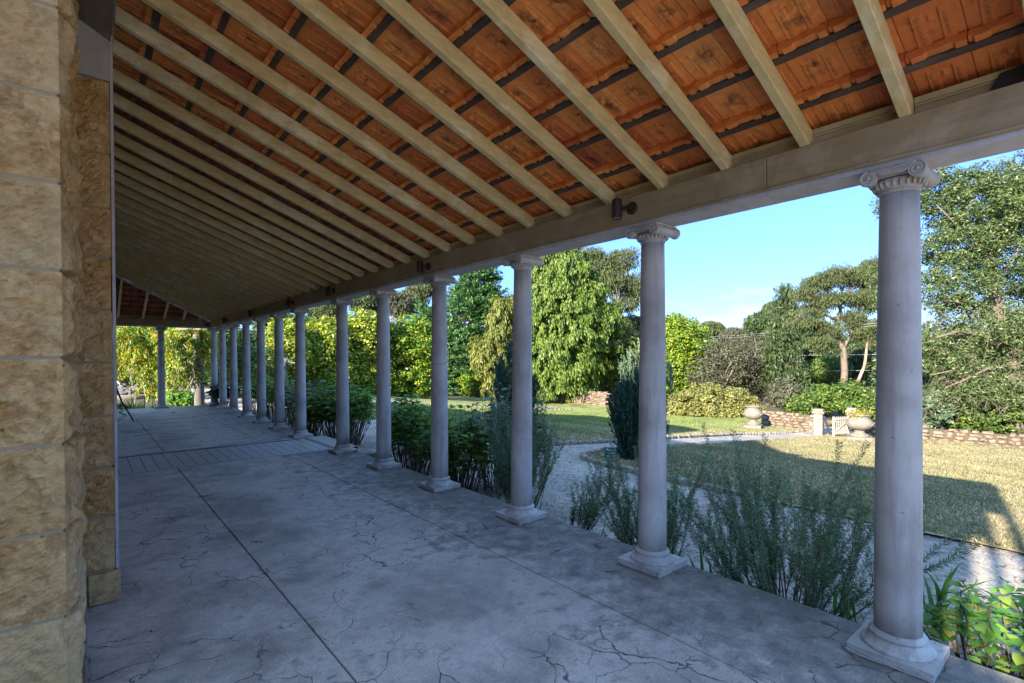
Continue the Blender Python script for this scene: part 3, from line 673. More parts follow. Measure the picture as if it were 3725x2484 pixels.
# terracotta tiles, French pattern, seen from below
def text_mesh(s, size):
    cu = bpy.data.curves.new('t', 'FONT'); cu.body = s; cu.size = size; cu.resolution_u = 1; cu.align_x = 'CENTER'; cu.align_y = 'CENTER'
    ob = bpy.data.objects.new('t', cu); COL.objects.link(ob)
    me = bpy.data.meshes.new_from_object(ob.evaluated_get(bpy.context.evaluated_depsgraph_get()))
    vs = [v.co.copy() for v in me.vertices]; fs = [tuple(p.vertices) for p in me.polygons]
    bpy.data.objects.remove(ob); bpy.data.meshes.remove(me); bpy.data.curves.remove(cu); return vs, fs
TW = .2185; TWORD = [text_mesh('WUNDERLICH', .021), text_mesh('MODERN FRENCH', .017)]
def tile_geo(detail=True):
    mb = MB(); h = TW/2-.0025
    # local: x across (Y of the place), y up the slope (0 at the batten), z normal; underside faces -z
    def slab(x0, x1, y0, y1, za, zb, t=.012):       # za at y0, zb at y1 : lower faces
        mb.hexa([(x0, y0, za), (x1, y0, za), (x1, y1, zb), (x0, y1, zb)], [(x0, y0, za+t), (x1, y0, za+t), (x1, y1, zb+t), (x0, y1, zb+t)])
    f = lambda y: .030+.034*(-y/.36)
    slab(-h, h, -.37, .055, f(-.37), f(.055)-.004)
    for x0, x1 in ((-.078, -.030), (.010, .064)):
        ya_, yb_ = -.34, -.075
        mb.hexa([(x0+.004, ya_, f(ya_)-.009), (x1-.004, ya_, f(ya_)-.009), (x1-.010, yb_-.014, f(yb_)-.009), (x0+.010, yb_-.014, f(yb_)-.009)],
                [(x0, ya_, f(ya_)+.001), (x1, ya_, f(ya_)+.001), (x1, yb_, f(yb_)+.001), (x0, yb_, f(yb_)+.001)])
    slab(-h-.012, -h+.012, -.37, .05, f(-.37)+.007, f(.05)+.007, .016)
    # head strip hooked behind the batten, with a broken saw-edge
    if detail:
        xs_ = [-h, -.07, -.062, -.02, .03, .04, .085, .095, h]; hh = [.030, .028, .016, .020, .018, .028, .030, .016, .016]
        for i in range(8):
            x0, x1 = xs_[i], xs_[i+1]
            mb.hexa([(x0, .021, .033-hh[i]), (x1, .021, .033-hh[i+1]), (x1, .056, .030-hh[i+1]*.9), (x0, .056, .030-hh[i]*.9)], [(x0, .021, .05), (x1, .021, .05), (x1, .056, .05), (x0, .056, .05)])
        mb.hexa([(-.022, -.135, f(-.13)-.016), (-.004, -.135, f(-.13)-.016), (-.004, -.115, f(-.115)-.010), (-.022, -.115, f(-.115)-.010)],
                [(-.030, -.15, f(-.15)), (.004, -.15, f(-.15)), (.004, -.10, f(-.10)), (-.030, -.10, f(-.10))])
        for (vs, fs), (tx, ty) in zip(TWORD, ((.037, -.21), (-.054, -.19))):
            out_ = []
            for v in vs:
                y_ = ty-v.x; x_ = tx+v.y*-1
                out_.append((-(x_-tx)+tx, y_, f(y_)-.0102))
            mb.add(out_, fs, 1)
    else: mb.box(-h, h, .021, .056, .008, .04)
    return mb
TB = tile_geo(True); tile_me = TB.mesh('roof_tile', [M['terra'], M['terratext']])
cA, sA = cos(ALPHA), sin(ALPHA)
Rt = Matrix(((0, -cA, sA), (1, 0, 0), (0, sA, cA)))
eul = Rt.to_euler()
def tile_pos(k, j): x = bx[k]; return Vector((x, 1.066+TW*(j+.5), zr(x)+.107))
for j in range(-5, 20):
    for k in range(11):
        t_ = link('roof_tile', tile_me, ROOF, tile_pos(k, j)+Vector((rnd.uniform(-.003, .003), rnd.uniform(-.001, .001), rnd.uniform(0, .002))), eul)
TS = tile_geo(False); Vs = np.array(TS.v); Fs = np.array(TS.f)
rest = []
R3 = np.array([list(r_) for r_ in Rt])
for k in range(11):
    for j in range(20, 84):
        p = tile_pos(k, j)
        if p.y > 15.8+p.x+.1 or p.y < -.1: continue
        rest.append(Vs @ R3.T+np.array(p))
for k in range(11):
    for j in range(-20, -7):
        p = tile_pos(k, j)
        if p.y > 9: rest.append(Vs @ R3.T+np.array(p))
R4 = np.array([[-1, 0, 0], [0, -cA, sA], [0, sA, cA]])    # end slope: rises towards -Y
for k in range(13):
    yy = YE+.18-GA*k; z = ZT+(YE-yy)*MS+.107
    for j in range(-6, 20):
        xx = j*TW
        if xx > 3.45-(YE+.18-yy) or xx < -1.2: continue
        rest.append(Vs @ R4.T+np.array((xx, yy, z)))
nR = len(rest); V = np.concatenate(rest); Fq = np.concatenate([Fs+i*len(Vs) for i in range(nR)])
def m_terra_far():
    m, n, b = mat('terracotta_far'); q = N(n); r = q.island(); g_ = q.geo(); n2 = q.noise(g_, 14, 5, .7)
    c = q.ramp(r, [(0, (.32, .085, .035)), (.5, (.46, .13, .045)), (1, (.40, .10, .05))])
    c = q.mix(q.ramp(n2, [(.35, .7), (.58, 0)]), c, (.05, .03, .025)); q.lk(c, b.inputs['Base Color']); b.inputs['Roughness'].default_value = .75; return m
o = link('roof_tile', nmesh('roof_tile_rest', V, Fq, m_terra_far()), ROOF); o['kind'] = 'stuff'
# battens of the end slope
mb = MB()
for k in range(11):
    yy = YE+.18-GA*k; xm = 3.1-(YE-yy)
    if xm < -.8: break
    z = ZT+(YE-yy)*MS+.107; mb.box(-1.1, xm, yy-.02, yy+.02, z+.001, z+.028)
part('batten', mb, M['batten'], ROOF)
# little broken slate lying on the beam near the right edge
mb = MB(); mb.add([(0, -.17, 0), (0, .14, 0), (0, .10, .075), (0, .02, .085), (.015, -.17, 0), (.015, .14, 0), (.015, .10, .075), (.015, .02, .085)], [(0, 1, 2, 3), (7, 6, 5, 4), (0, 4, 5, 1), (1, 5, 6, 2), (2, 6, 7, 3), (3, 7, 4, 0)])
o = part('slate_fragment', mb, M['ironbar'], None, loc=(3.135, .23, 2.736)); tag(o, 'dark broken slate propped on the beam top at the upper right', 'slate')

# ================================================================== HOUSE (stone wall ends, nib, plate)
HOUSE = thing('sandstone_house', 'honey coloured rock-faced sandstone house wall at the left edge of the verandah', 'house', (0, 0, 0))
def rock_block(x0, x1, y0, y1, z0, z1, seed, face, amp=.02, nx=12, nz=10, margin=.03, mt=None):
    """box with one ('-y'), or two ('-y','+x') rock faces"""
    bm = bmesh.new(); vcache = {}
    def vert(p):
        k = (round(p[0], 4), round(p[1], 4), round(p[2], 4))
        if k not in vcache: vcache[k] = bm.verts.new(p)
        return vcache[k]
    def grid(o_, u, v, nu, nv):
        for i in range(nu):
            for j in range(nv):
                q = [o_+u*((i+a)/nu)+v*((j+b_)/nv) for a, b_ in ((0, 0), (1, 0), (1, 1), (0, 1))]
                try: bm.faces.new([vert(tuple(t)) for t in q])
                except ValueError: pass
    X = Vector((x1-x0, 0, 0)); Y = Vector((0, y1-y0, 0)); Z = Vector((0, 0, z1-z0)); o_ = Vector((x0, y0, z0))
    a_ = nx if '-y' in face else 1; c_ = max(2, int((y1-y0)/.03)) if '+x' in face else 1
    grid(o_, X, Z, a_, nz); grid(o_+X, Y, Z, c_, nz); grid(o_+Y, Z, X, nz, a_); grid(o_, Z, Y, nz, c_)
    grid(o_+Z, X, Y, a_, c_); grid(o_, Y, X, c_, a_)
    for v in bm.verts:
        p = v.co; mz = min(p.z-z0, z1-p.z); wz = min(1, mz/.014)
        if '-y' in face and abs(p.y-y0) < 1e-4:
            mx_ = min(p.x-x0, x1-p.x); k = min(1, max(0, mx_-margin)/.02)*wz
            h_ = noise.fractal(Vector((p.x*12+p.z*9, p.z*13+seed*7, seed)), .45, 2.3, 5)*1.0+.25
            v.co.y = p.y-amp*k*max(h_, -.1)
        if '+x' in face and abs(p.x-x1) < 1e-4:
            my = min(p.y-y0, y1-p.y); k = min(1, max(0, my-.018)/.03)*wz
            h_ = noise.fractal(Vector((p.y*2.2, p.z*3.4, 9)), .9, 2.1, 5)*.9+.55+.25*noise.noise(Vector((seed, 3, 1)))+.22*noise.fractal(Vector((p.y*16, p.z*20, 4)), .5, 2.2, 3)
            v.co.x = p.x+.046*k*max(h_, .05)
    bmesh.ops.recalc_face_normals(bm, faces=bm.faces[:])
    me = bpy.data.meshes.new('sandstone_block'); bm.to_mesh(me); bm.free(); me.materials.append(mt or M['stone'])
    return link('sandstone_block', me, HOUSE)
WX, WY = -.064, 2.5
zc = [-.05+.3205*i for i in range(0, 14)]
for i, z in enumerate(zc):
    z0, z1 = z+.006, z+.3205-.006
    La = .62 if i % 2 else .34
    rock_block(WX-.72, WX, WY, WY+La-.012, z0, z1, i+1, ('-y', '+x'), .017, 56, 30)
    ys_ = [WY+La]; 
    while ys_[-1] < 4.05: ys_.append(min(4.10, ys_[-1]+rnd.uniform(.4, .6)))
    for a_, b_ in zip(ys_[:-1], ys_[1:]): rock_block(WX-.3, WX, a_, b_-.012, z0, z1, i*3+rnd.random()*20, ('+x',), 0)
    rock_block(WX-1.45, WX-.732, WY, WY+.3, z0, z1, i+31, ('-y',), .022, 12, 8)
mb = MB(); mb.box(-1.6, WX-.006, WY+.002, 4.10, -.06, 4.4); part('mortar', mb, M['mortar'], HOUSE)
mb = MB(); mb.box(WX-.05, -.008, 2.2, 4.09, -.02, .09); bevel(part('footing', mb, M['stone_far'], HOUSE), .008)
# the nib facing the camera
nz_ = [.2, .544, .86, 1.185, 1.523, 1.855, 2.184, 2.498, 2.84, 3.30]
for i, (a_, b_) in enumerate(zip(nz_[:-1], nz_[1:])):
    rock_block(WX-.1, .131+rnd.uniform(-.003, .003), 4.11, 4.42, a_+.008, b_-.008, i+50.3, ('-y',), .022, 20, 24, .022)
mb = MB(); mb.box(WX-.1, .125, 4.118, 4.40, 0, 3.3); part('mortar', mb, M['mortar'], HOUSE)
mb = MB(); mb.box(-.003, .158, 4.085, 4.42, 0, .192); bevel(part('plinth_block', mb, M['stone'], HOUSE), .006)
mb = MB(); mb.box(.1355, .152, 4.11, 4.19, .2, 3.60); part('door_frame_strip', mb, M['white'], HOUSE)
mb = MB(); x0, x1 = -.015, .134
mb.hexa([(x0, 4.10, 3.302), (x1, 4.10, 3.302), (x1, 4.16, 3.302), (x0, 4.16, 3.302)], [(x0, 4.10, 3.635), (x1, 4.10, 3.555), (x1, 4.16, 3.555), (x0, 4.16, 3.635)])
part('grey_infill_board', mb, M['greypaint'], HOUSE)
mb = MB(); mb.box(-.042, -.017, 4.09, 4.16, 3.302, 3.66); part('edge_strip', mb, M['white'], HOUSE)
mb = MB(); x0, x1 = -.06, .143
mb.hexa([(x0, -.1, 3.655), (x1, -.1, 3.556), (x1, 19, 3.556), (x0, 19, 3.655)], [(x0, -.1, 3.95), (x1, -.1, 3.95), (x1, 19, 3.95), (x0, 19, 3.95)]); part('wall_plate', mb, M['plate'], HOUSE)
mb = MB(); mb.box(.144, .158, -.1, 19, 3.60, 3.72); part('plate_moulding', mb, M['plate'], HOUSE)
# the rest of the house, beyond the nib and above the roof (it shades the garden)
mb = MB(); mb.box(-.7, -.12, 4.43, 19.2, 0, 4.0); part('long_wall', mb, M['stone'], HOUSE)
mb = MB(); mb.box(-8, -.7, 3.0, 15.9, 0, 4.1); part('wall_core', mb, M['stone'], HOUSE)
mb = MB()
def xs_to_h(xs_, x_at): return (xs_-x_at)*math.tan(SUN_EL)+zg(xs_)
prof = [(2.0, 4.0), (3.2, 6.6), (4.0, 7.2), (4.4, 5.6), (5.9, 6.0), (6.8, 7.9), (8.2, 8.3), (13.8, 8.4)]  # unseen ridge profile shaped so its shadow edge falls across the garden
for (ya_, ha), (yb_, hb) in zip(prof[:-1], prof[1:]):
    mb.hexa([(-7.6, ya_, 3.9), (-.2, ya_, 3.9), (-.2, yb_, 3.9), (-7.6, yb_, 3.9)], [(-4.6, ya_, ha), (-4.0, ya_, ha), (-4.0, yb_, hb), (-4.6, yb_, hb)])
part('unseen_roof', mb, M['terra'], HOUSE)
mb = MB(); mb.box(-8, .14, 2.5, 15.7, 4.12, 4.2); part('upper_eave', mb, M['beam'], HOUSE)
# unseen slotted wall added behind the viewer to cut the low sun into streaks
mb = MB(); XW = -3.0
op = [(-1.0, -.86, 2.6, 4.36), (-.79, -.66, 2.6, 3.82), (-.635, -.585, 2.6, 3.25), (-.52, -.485, 2.6, 3.14)]
mb.box(XW-.1, XW, -1.09, -1.0, -.3, 5.35); mb.box(XW-.1, XW, -.485, 3.0, -.3, 5.35)
for (a_, b_, z0, z1) in op: mb.box(XW-.1, XW, a_, b_, -.3, z0); mb.box(XW-.1, XW, a_, b_, z1, 5.35)
for (A, B) in zip(op[:-1], op[1:]): mb.box(XW-.1, XW, A[1], B[0], -.3, 5.35)
part('sun_streak_wall', mb, M['stone'], HOUSE)

# ================================================================== LAMPS
def spotlight(y, z, label):
    t = thing('spotlight', label, 'spotlight', (XB, y, z), group='brown spotlights along the beam')
    mb = MB(); Mx = Matrix.Rotation(-pi/2, 4, 'Y')
    mb.lathe([(.046, 0), (.046, .012), (.040, .020), (.001, .022)], 24, M=Mx); part('base_plate', mb, M['lamp'], t)
    mb = MB(); mb.tube([(-.018, 0, 0), (-.055, .004, .004), (-.066, .045, 0)], .010, 8); mb.box(-.075, -.05, .028, .046, -.012, .012); part('bracket', mb, M['lamp'], t)
    mb = MB(); c_ = (-.070, .088); mb.lathe([(.001, .075), (.030, .075), (.036, .068), (.037, -.060), (.034, -.066), (.033, -.056), (.001, -.056)], 20, c=c_)
    mb.tube([(c_[0], c_[1]+.034, 0), (c_[0], c_[1]+.048, 0)], .006, 6); part('housing', mb, M['lamp'], t)
    mb = MB(); mb.lathe([(.001, -.0595), (.032, -.0595), (.032, -.0575), (.001, -.0575)], 20, c=c_); part('lens', mb, M['lens'], t)
for y, z, l in [(2.29, 2.645, 'nearest brown spotlight on the beam, beside the second column'), (5.19, 2.62, 'brown spotlight on the beam above the fourth column'),
                (8.16, 2.63, 'brown spotlight above the sixth column, next to the white sensor'), (10.30, 2.62, 'brown spotlight above the seventh column, beyond the tiled strip'),
                (13.27, 2.62, 'small distant brown spotlight above the ninth column'), (16.25, 2.62, 'farthest brown spotlight on the long beam')]:
    spotlight(y, z, l)
t = thing('spotlight', 'dark spotlight at the corner end of the far beam', 'spotlight', (3.0, 18.90, 2.62), -pi/2, group='brown spotlights along the beam')
for nm in ('base_plate', 'bracket', 'housing'):
    src = [o for o in bpy.data.objects if o.name == nm][0]; c_ = src.copy(); COL.objects.link(c_); c_.parent = t
t = thing('motion_sensor', 'small white sensor box hanging from a rafter by the beam', 'sensor', (3.0, 8.9, 2.80))
mb = MB(); mb.box(-.035, .035, -.05, .05, -.035, .035, M=Matrix.Rotation(.4, 4, 'Y')); bevel(part('case', mb, M['whiteplastic'], t), .008)
mb = MB(); mb.tube([(.03, .0, .0), (.07, .02, -.03), (.085, .02, -.06)], .012, 8); part('arm', mb, M['whiteplastic'], t)

# unseen pale paving added behind the viewer to bounce sunlight under the roof
o = thing('bounce_terrace', None, None); o['kind'] = 'structure'
M['paving'] = m_ground('pale_paving', [(.35, (.60, .50, .36)), (.5, (.68, .57, .42)), (.65, (.72, .62, .47))], 1, 14, .004)
me_p = {}
for i in range(-9, 6):
    for j in range(-10, 3):
        x, y = -.7+i*1.0, -5.75+j*.8
        if y > 1.0 and x > -3.6: continue
        if x+1 > -.7 and y+.8 > -4.95: continue
        k = (i+j) % 3
        if k not in me_p:
            mb = MB(); mb.box(.006, .994, .006, .794, -.06, -.002*k); me_p[k] = mb.mesh('paving_stone', M['paving'])
        link('paving_stone', me_p[k], o, (x, y, -.01))

# ================================================================== FOLIAGE ENGINE
def unit(v): return v/np.maximum(np.linalg.norm(v, axis=-1, keepdims=True), 1e-9)
def frames(nr, g):
    nr = unit(nr); a = g.normal(size=nr.shape); a = unit(a-(a*nr).sum(-1, keepdims=True)*nr); return a, np.cross(nr, a), nr
def leaf_quads(P, Nn, size, aspect, g, axis=None, droop=0.0):
    """diamond leaves: P centres, Nn normals, size length, aspect width/length, axis optional long direction"""
    n = len(P); size = np.broadcast_to(size, (n,))[:, None]
    if axis is None: a, b_, nn = frames(Nn, g)
    else:
        a = unit(axis); b_ = unit(np.cross(Nn, a)); nn = np.cross(a, b_)
    a = a.copy(); a[:, 2] -= droop; a = unit(a)
    V = np.stack([P-a*size*.5, P+b_*size*aspect*.5+nn*size*.04, P+a*size*.5, P-b_*size*aspect*.5+nn*size*.04], 1)
    return V.reshape(-1, 3), np.arange(n*4).reshape(-1, 4)
def sample_clumps(ells, n, g, rc, shell=.82, up=0.0, thick=.2):
    """ells: list of (centre, radii) ; clump centres near their surface"""
    wts = np.array([e[1][0]*e[1][2] for e in ells]); wts = wts/wts.sum(); idx = g.choice(len(ells), n, p=wts)
    C = np.array([list(e[0]) for e in ells])[idx]; Rr = np.array([list(e[1]) for e in ells])[idx]
    d = unit(g.normal(size=(n, 3))+np.array([0, 0, up])); f = np.clip(shell+g.normal(0, thick, n), .1, 1.0)[:, None]
    return C+d*Rr*f, d
def add_limbs(mb, base, top, targets, r0, g, sides=6, mid=.5, nmax=30, rtip=.015, wig=.12):
    base = np.array(base); top = np.array(top); H = np.linalg.norm(top-base)
    pts = []; rr = []
    for i in range(9):
        t = i/8; p = base+(top-base)*t+np.array([g.normal(0, .02*H), g.normal(0, .02*H), 0])*(t*(1-t)*4)
        pts.append(p); rr.append(max(r0*(1-t)**.8, rtip))
    mb.tube(pts, rr, sides+3)
    for q in targets[:nmax]:
        t = min(.95, max(.12, mid+g.uniform(-.25, .3))); k = t*8; i = int(k); s0 = pts[i]+(pts[min(i+1, 8)]-pts[i])*(k-i)
        r1 = max(r0*(1-t)**.8*.55, rtip*1.5); q = np.array(q); dv = q-s0; Lq = np.linalg.norm(dv)
        m1 = s0+dv*.33+np.array([0, 0, .10*Lq])+g.normal(0, wig*Lq*.4, 3); m2 = s0+dv*.68+np.array([0, 0, .06*Lq])+g.normal(0, wig*Lq*.4, 3)
        mb.tube([s0, m1, m2, q], [r1, r1*.7, r1*.42, rtip], sides)
        for _ in range(2):
            e = m2+(q-m2)*g.random()+g.normal(0, .07*Lq, 3); mb.tube([m2, (m2+e)/2+g.normal(0, .03*Lq, 3), e], [r1*.35, r1*.25, rtip*.7], 4)
def E(x, y, rx, ry, d, rz=None):
    """picture ellipse -> real ellipsoid at depth d"""
    k = KD/FOC*d; c = at(x, y, d); return (c, (rx*k, (rz if rz is not None else rx)*k, ry*k))
def make_tree(name, label, cat, mt, bark, base, ells, style, n, m, leaf, rc, seed, r0=.15, top=None, group=None, limbs=14, shell=.82, thick=.16, mid=.45, asp=.5, crown='crown'):
    g = np.random.default_rng(seed); base = Vector(base)
    t = thing(name, label, cat, base, group=group)
    C, D = sample_clumps(ells, n, g, rc, shell, thick=thick)
    keep = C[:, 2] > base.z+.05; C = C[keep]; D = D[keep]; n = len(C)
    rcs = rc*g.uniform(.6, 1.3, n)
    if style == 'broad':
        d = unit(g.normal(size=(n, m, 3))+D[:, None, :]*.5+np.array([0, 0, .35])); rad = g.random((n, m, 1))**.45
        P = C[:, None, :]+d*rad*rcs[:, None, None]*np.array([1.1, 1.1, .8]); Nn = d+g.normal(0, .55, d.shape)+np.array([0, 0, .3])
        V, Fq = leaf_quads(P.reshape(-1, 3), Nn.reshape(-1, 3), leaf*g.uniform(.7, 1.3, n*m), asp, g)
    elif style == 'gum':
        d = unit(g.normal(size=(n, m, 3))+np.array([0, 0, .5])); rad = g.random((n, m, 1))**.4
        P = C[:, None, :]+d*rad*rcs[:, None, None]*np.array([1.15, 1.15, .75]); Nn = g.normal(size=d.shape)*np.array([1, 1, .4])
        ax = g.normal(0, .5, d.shape)+np.array([0, 0, -1.0])
        V, Fq = leaf_quads(P.reshape(-1, 3), Nn.reshape(-1, 3), leaf*g.uniform(.7, 1.4, n*m), asp, g, ax.reshape(-1, 3))
    elif style == 'weep':       # drooping tassels hanging from each clump
        o_ = unit(D*np.array([1, 1, .15])+g.normal(0, .25, D.shape)); u = g.random((n, m, 1)); sd_ = g.normal(0, .22, (n, m, 3))
        P = C[:, None, :]+o_[:, None, :]*(rcs[:, None, None]*(.2+.75*u**.7))+np.array([0, 0, -1.0])*rcs[:, None, None]*1.05*u**1.6+sd_*rcs[:, None, None]*np.array([1, 1, .6])
        ax = o_[:, None, :]*(1-u)*.7+np.array([0, 0, -1.0])*(.35+u)+g.normal(0, .22, P.shape)
        Nn = o_[:, None, :]+g.normal(0, .5, P.shape)
        V, Fq = leaf_quads(P.reshape(-1, 3), Nn.reshape(-1, 3), leaf*g.uniform(.7, 1.4, n*m), asp, g, ax.reshape(-1, 3))
    elif style == 'spray':      # flattened upward-tilted conifer sprays
        o_ = unit(D*np.array([1, 1, .2])+g.normal(0, .3, D.shape)+np.array([0, 0, .18])); u = g.random((n, m, 1)); sd_ = g.normal(0, .26, (n, m, 3))*np.array([1, 1, .45])
        P = C[:, None, :]+o_[:, None, :]*rcs[:, None, None]*(u*1.2-.3)+sd_*rcs[:, None, None]*(1.1-u*.6)
        ax = o_[:, None, :]+g.normal(0, .45, P.shape); Nn = np.array([0, 0, 1.0])+g.normal(0, .5, P.shape)+o_[:, None, :]*.3
        V, Fq = leaf_quads(P.reshape(-1, 3), Nn.reshape(-1, 3), leaf*g.uniform(.7, 1.4, n*m), asp, g, ax.reshape(-1, 3))
    elif style == 'upright':    # fastigiate plumes
        o_ = unit(D*np.array([1, 1, 0])*.45+np.array([0, 0, 1.0])+g.normal(0, .12, D.shape)); u = g.random((n, m, 1)); sd_ = g.normal(0, .17, (n, m, 3))
        P = C[:, None, :]+o_[:, None, :]*rcs[:, None, None]*(u*2.2-1.1)+sd_*rcs[:, None, None]*(1.15-u)
        ax = o_[:, None, :]+g.normal(0, .35, P.shape); Nn = D[:, None, :]*np.array([1, 1, 0])+g.normal(0, .5, P.shape)
        V, Fq = leaf_quads(P.reshape(-1, 3), Nn.reshape(-1, 3), leaf*g.uniform(.7, 1.4, n*m), asp, g, ax.reshape(-1, 3))
    V = V-np.array(list(base)); kz = V.reshape(-1, 4, 3)[:, :, 2].min(1) > -.03+(-.0)
    Fq = Fq[kz]
    link(crown, nmesh(crown, V, Fq, mt), t)
    if bark is not None:
        mb = MB(); tp = Vector(top)-base if top is not None else Vector((np.mean(C[:, 0])-base.x, np.mean(C[:, 1])-base.y, np.max(C[:, 2])-base.z-.6*rc))
        add_limbs(mb, (0, 0, -.05), tuple(tp), [tuple(np.array(c)-np.array(list(base))) for c in C[g.permutation(n)]], r0, g, nmax=limbs, mid=mid)
        link('trunk', mb.mesh('trunk', bark, True), t)
    return t

# ------------------------------------------------------------------ middle distance trees (picture ellipses at their own depth)
def gbase(x, y, d):
    p = at(x, y, d); p.z = zg(p.x); return p
# 1 lime weeping cypress
d = 37.5
make_tree('weeping_cypress', 'tall lime green weeping cypress, brightest tree beyond the lawn between the second and third columns', 'tree', M['lime'], M['bark'], gbase(1262, 925, d),
    [E(1285, 640, 70, 80, d), E(1255, 610, 45, 65, d), E(1315, 650, 55, 60, d), E(1345, 690, 45, 50, d), E(1300, 740, 88, 100, d), E(1290, 820, 92, 80, d), E(1265, 600, 45, 55, d), E(1375, 745, 45, 50, d), E(1395, 715, 28, 30, d), E(1240, 860, 55, 55, d), E(1310, 880, 55, 30, d), E(1285, 550, 40, 60, d)],
    'weep', 2300, 60, .25, .55, 11, .32, at(1285, 560, d), limbs=26, asp=.36, thick=.18)
# 2 dark green conifer
d = 46
make_tree('tall_conifer', 'tall dark green conifer left of the lime cypress, behind the third column', 'tree', M['cedar'], M['barkred'], gbase(1062, 905, d),
    [E(1090, 660, 48, 60, d), E(1085, 740, 78, 80, d), E(1060, 820, 88, 80, d), E(1030, 870, 75, 50, d), E(990, 790, 45, 70, d), E(1140, 720, 40, 60, d), E(975, 740, 22, 40, d), E(1110, 630, 30, 30, d)],
    'spray', 2100, 42, .30, .75, 12, .4, at(1085, 620, d), limbs=20, asp=.35, thick=.16)
# 3 olive drooping conifer, in front
d = 36
make_tree('olive_conifer', 'olive yellow drooping conifer between the dark conifer and the third column', 'tree', M['olive'], M['bark'], gbase(1150, 935, d),
    [E(1150, 760, 28, 75, d), E(1140, 830, 42, 60, d), E(1165, 880, 35, 50, d), E(1110, 800, 22, 40, d), E(1160, 700, 18, 25, d)],
    'weep', 420, 55, .28, .5, 13, .12, at(1155, 690, d), limbs=8, asp=.22)
# 4 yellow-green broadleaf row
d = 35
for i, (lab, els, sx, sy, mt, sd_) in enumerate([
    ('large yellow-green camellia-like tree seen between the fourth and fifth columns', [(940, 815, 62, 85), (900, 800, 45, 55), (965, 790, 35, 45), (930, 880, 65, 35), (970, 860, 40, 50)], 935, 912, M['bright'], 1),
    ('golden green rounded tree seen between the fifth and sixth columns', [(830, 790, 62, 75), (800, 830, 60, 65), (850, 860, 50, 45), (850, 760, 40, 40)], 830, 908, M['camel'], 2),
    ('brightest yellow tree seen between the sixth and seventh columns', [(735, 820, 55, 75), (755, 790, 45, 55), (715, 860, 45, 45), (770, 860, 40, 45)], 738, 905, M['camel'], 3),
    ('pale green tree behind the statue, left of the seventh column', [(665, 830, 42, 70), (640, 850, 40, 55), (655, 780, 35, 40)], 655, 905, M['camel'], 4)]):
    dd = d-2*i
    make_tree('broadleaf_tree', lab, 'tree', mt, M['bark'], gbase(sx, sy, dd), [E(*q, dd) for q in els], 'broad', 950, 40, .19, .5, 20+sd_, .14, group='yellow-green trees along the far lawn', limbs=12, asp=.6)
d = 44
make_tree('broadleaf_tree', 'dark green crown rising behind the statue and the eighth column', 'tree', M['under'], M['bark'], gbase(640, 900, d), [E(645, 760, 45, 50, d), E(625, 800, 40, 60, d), E(690, 760, 30, 35, d), E(610, 740, 25, 35, d)],
          'broad', 420, 34, .3, .6, 31, .15, group='yellow-green trees along the far lawn', limbs=8)
# 5 low lit shrub
d = 44
make_tree('round_shrub', 'small round yellow-green shrub at the foot of the dark conifer', 'shrub', M['bright'], M['stem'], gbase(1092, 908, d), [E(1092, 878, 34, 28, d)], 'broad', 130, 40, .22, .45, 41, .05, limbs=8, crown='foliage')
# 6 gum behind the cypress
d = 55
make_tree('gum_tree', 'grey-green gum tree with an open crown behind the lime cypress, left of the second column', 'tree', M['gum'], M['barkpale'], gbase(1430, 935, d),
    [E(1380, 610, 28, 22, d), E(1430, 600, 34, 26, d), E(1400, 650, 40, 26, d), E(1455, 660, 30, 30, d), E(1440, 700, 26, 20, d), E(1360, 590, 22, 16, d), E(1345, 640, 30, 26, d)],
    'gum', 330, 60, .36, .75, 51, .3, at(1425, 640, d), group='gum trees on the skyline', limbs=26, asp=.22, mid=.75)
# 7 green round trees either side of column 2
d = 36
make_tree('magnolia_tree', 'glossy bright green tree just right of the second column', 'tree', M['bright'], M['bark'], gbase(1545, 950, 38), [E(1560, 790, 62, 60, 38), E(1585, 850, 48, 60, 38), E(1530, 840, 50, 70, 38), E(1545, 755, 30, 30, 38)],
    'broad', 950, 40, .20, .5, 61, .2, limbs=12, asp=.5)
make_tree('magnolia_tree', 'broad dark olive tree between the lime cypress and the second column', 'tree', M['olive'], M['bark'], gbase(1440, 945, 40), [E(1430, 800, 55, 50, 40), E(1400, 850, 42, 60, 40), E(1465, 850, 50, 70, 40)],
    'broad', 850, 36, .20, .5, 62, .2, limbs=10, asp=.5)
# 8 grey twiggy bushes
for lab, els, sx, dd, sd_ in [('grey twiggy bush behind the pale hedge, right of the bright green tree', [(1650, 840, 58, 55), (1620, 860, 40, 45), (1690, 830, 45, 50)], 1650, 36, 71),
                        ('second grey bush, darker, between the hedge and the tall narrow gum', [(1740, 830, 45, 60), (1710, 870, 50, 45), (1765, 880, 35, 40)], 1735, 38, 72)]:
    make_tree('grey_bush', lab, 'bush', M['greybush'], M['barkpale'], gbase(sx, 940, dd), [E(*q, dd) for q in els], 'broad', 300, 40, .18, .6, sd_, .16, group='grey bushes behind the hedge', limbs=60, asp=.35, mid=.35, crown='foliage')
# 9 pale hedge mound
d = 29.5
make_tree('pale_hedge', 'wide pale yellow-green rounded hedge on the lawn behind the left urn', 'hedge', M['hedge'], M['stem'], gbase(1630, 955, d),
    [E(1580, 930, 42, 30, d), E(1620, 915, 48, 34, d), E(1680, 925, 48, 34, d), E(1720, 940, 30, 26, d), E(1640, 945, 75, 24, d), E(1560, 945, 26, 20, d)], 'broad', 900, 34, .15, .28, 81, .05, limbs=12, asp=.5, crown='foliage', thick=.1)
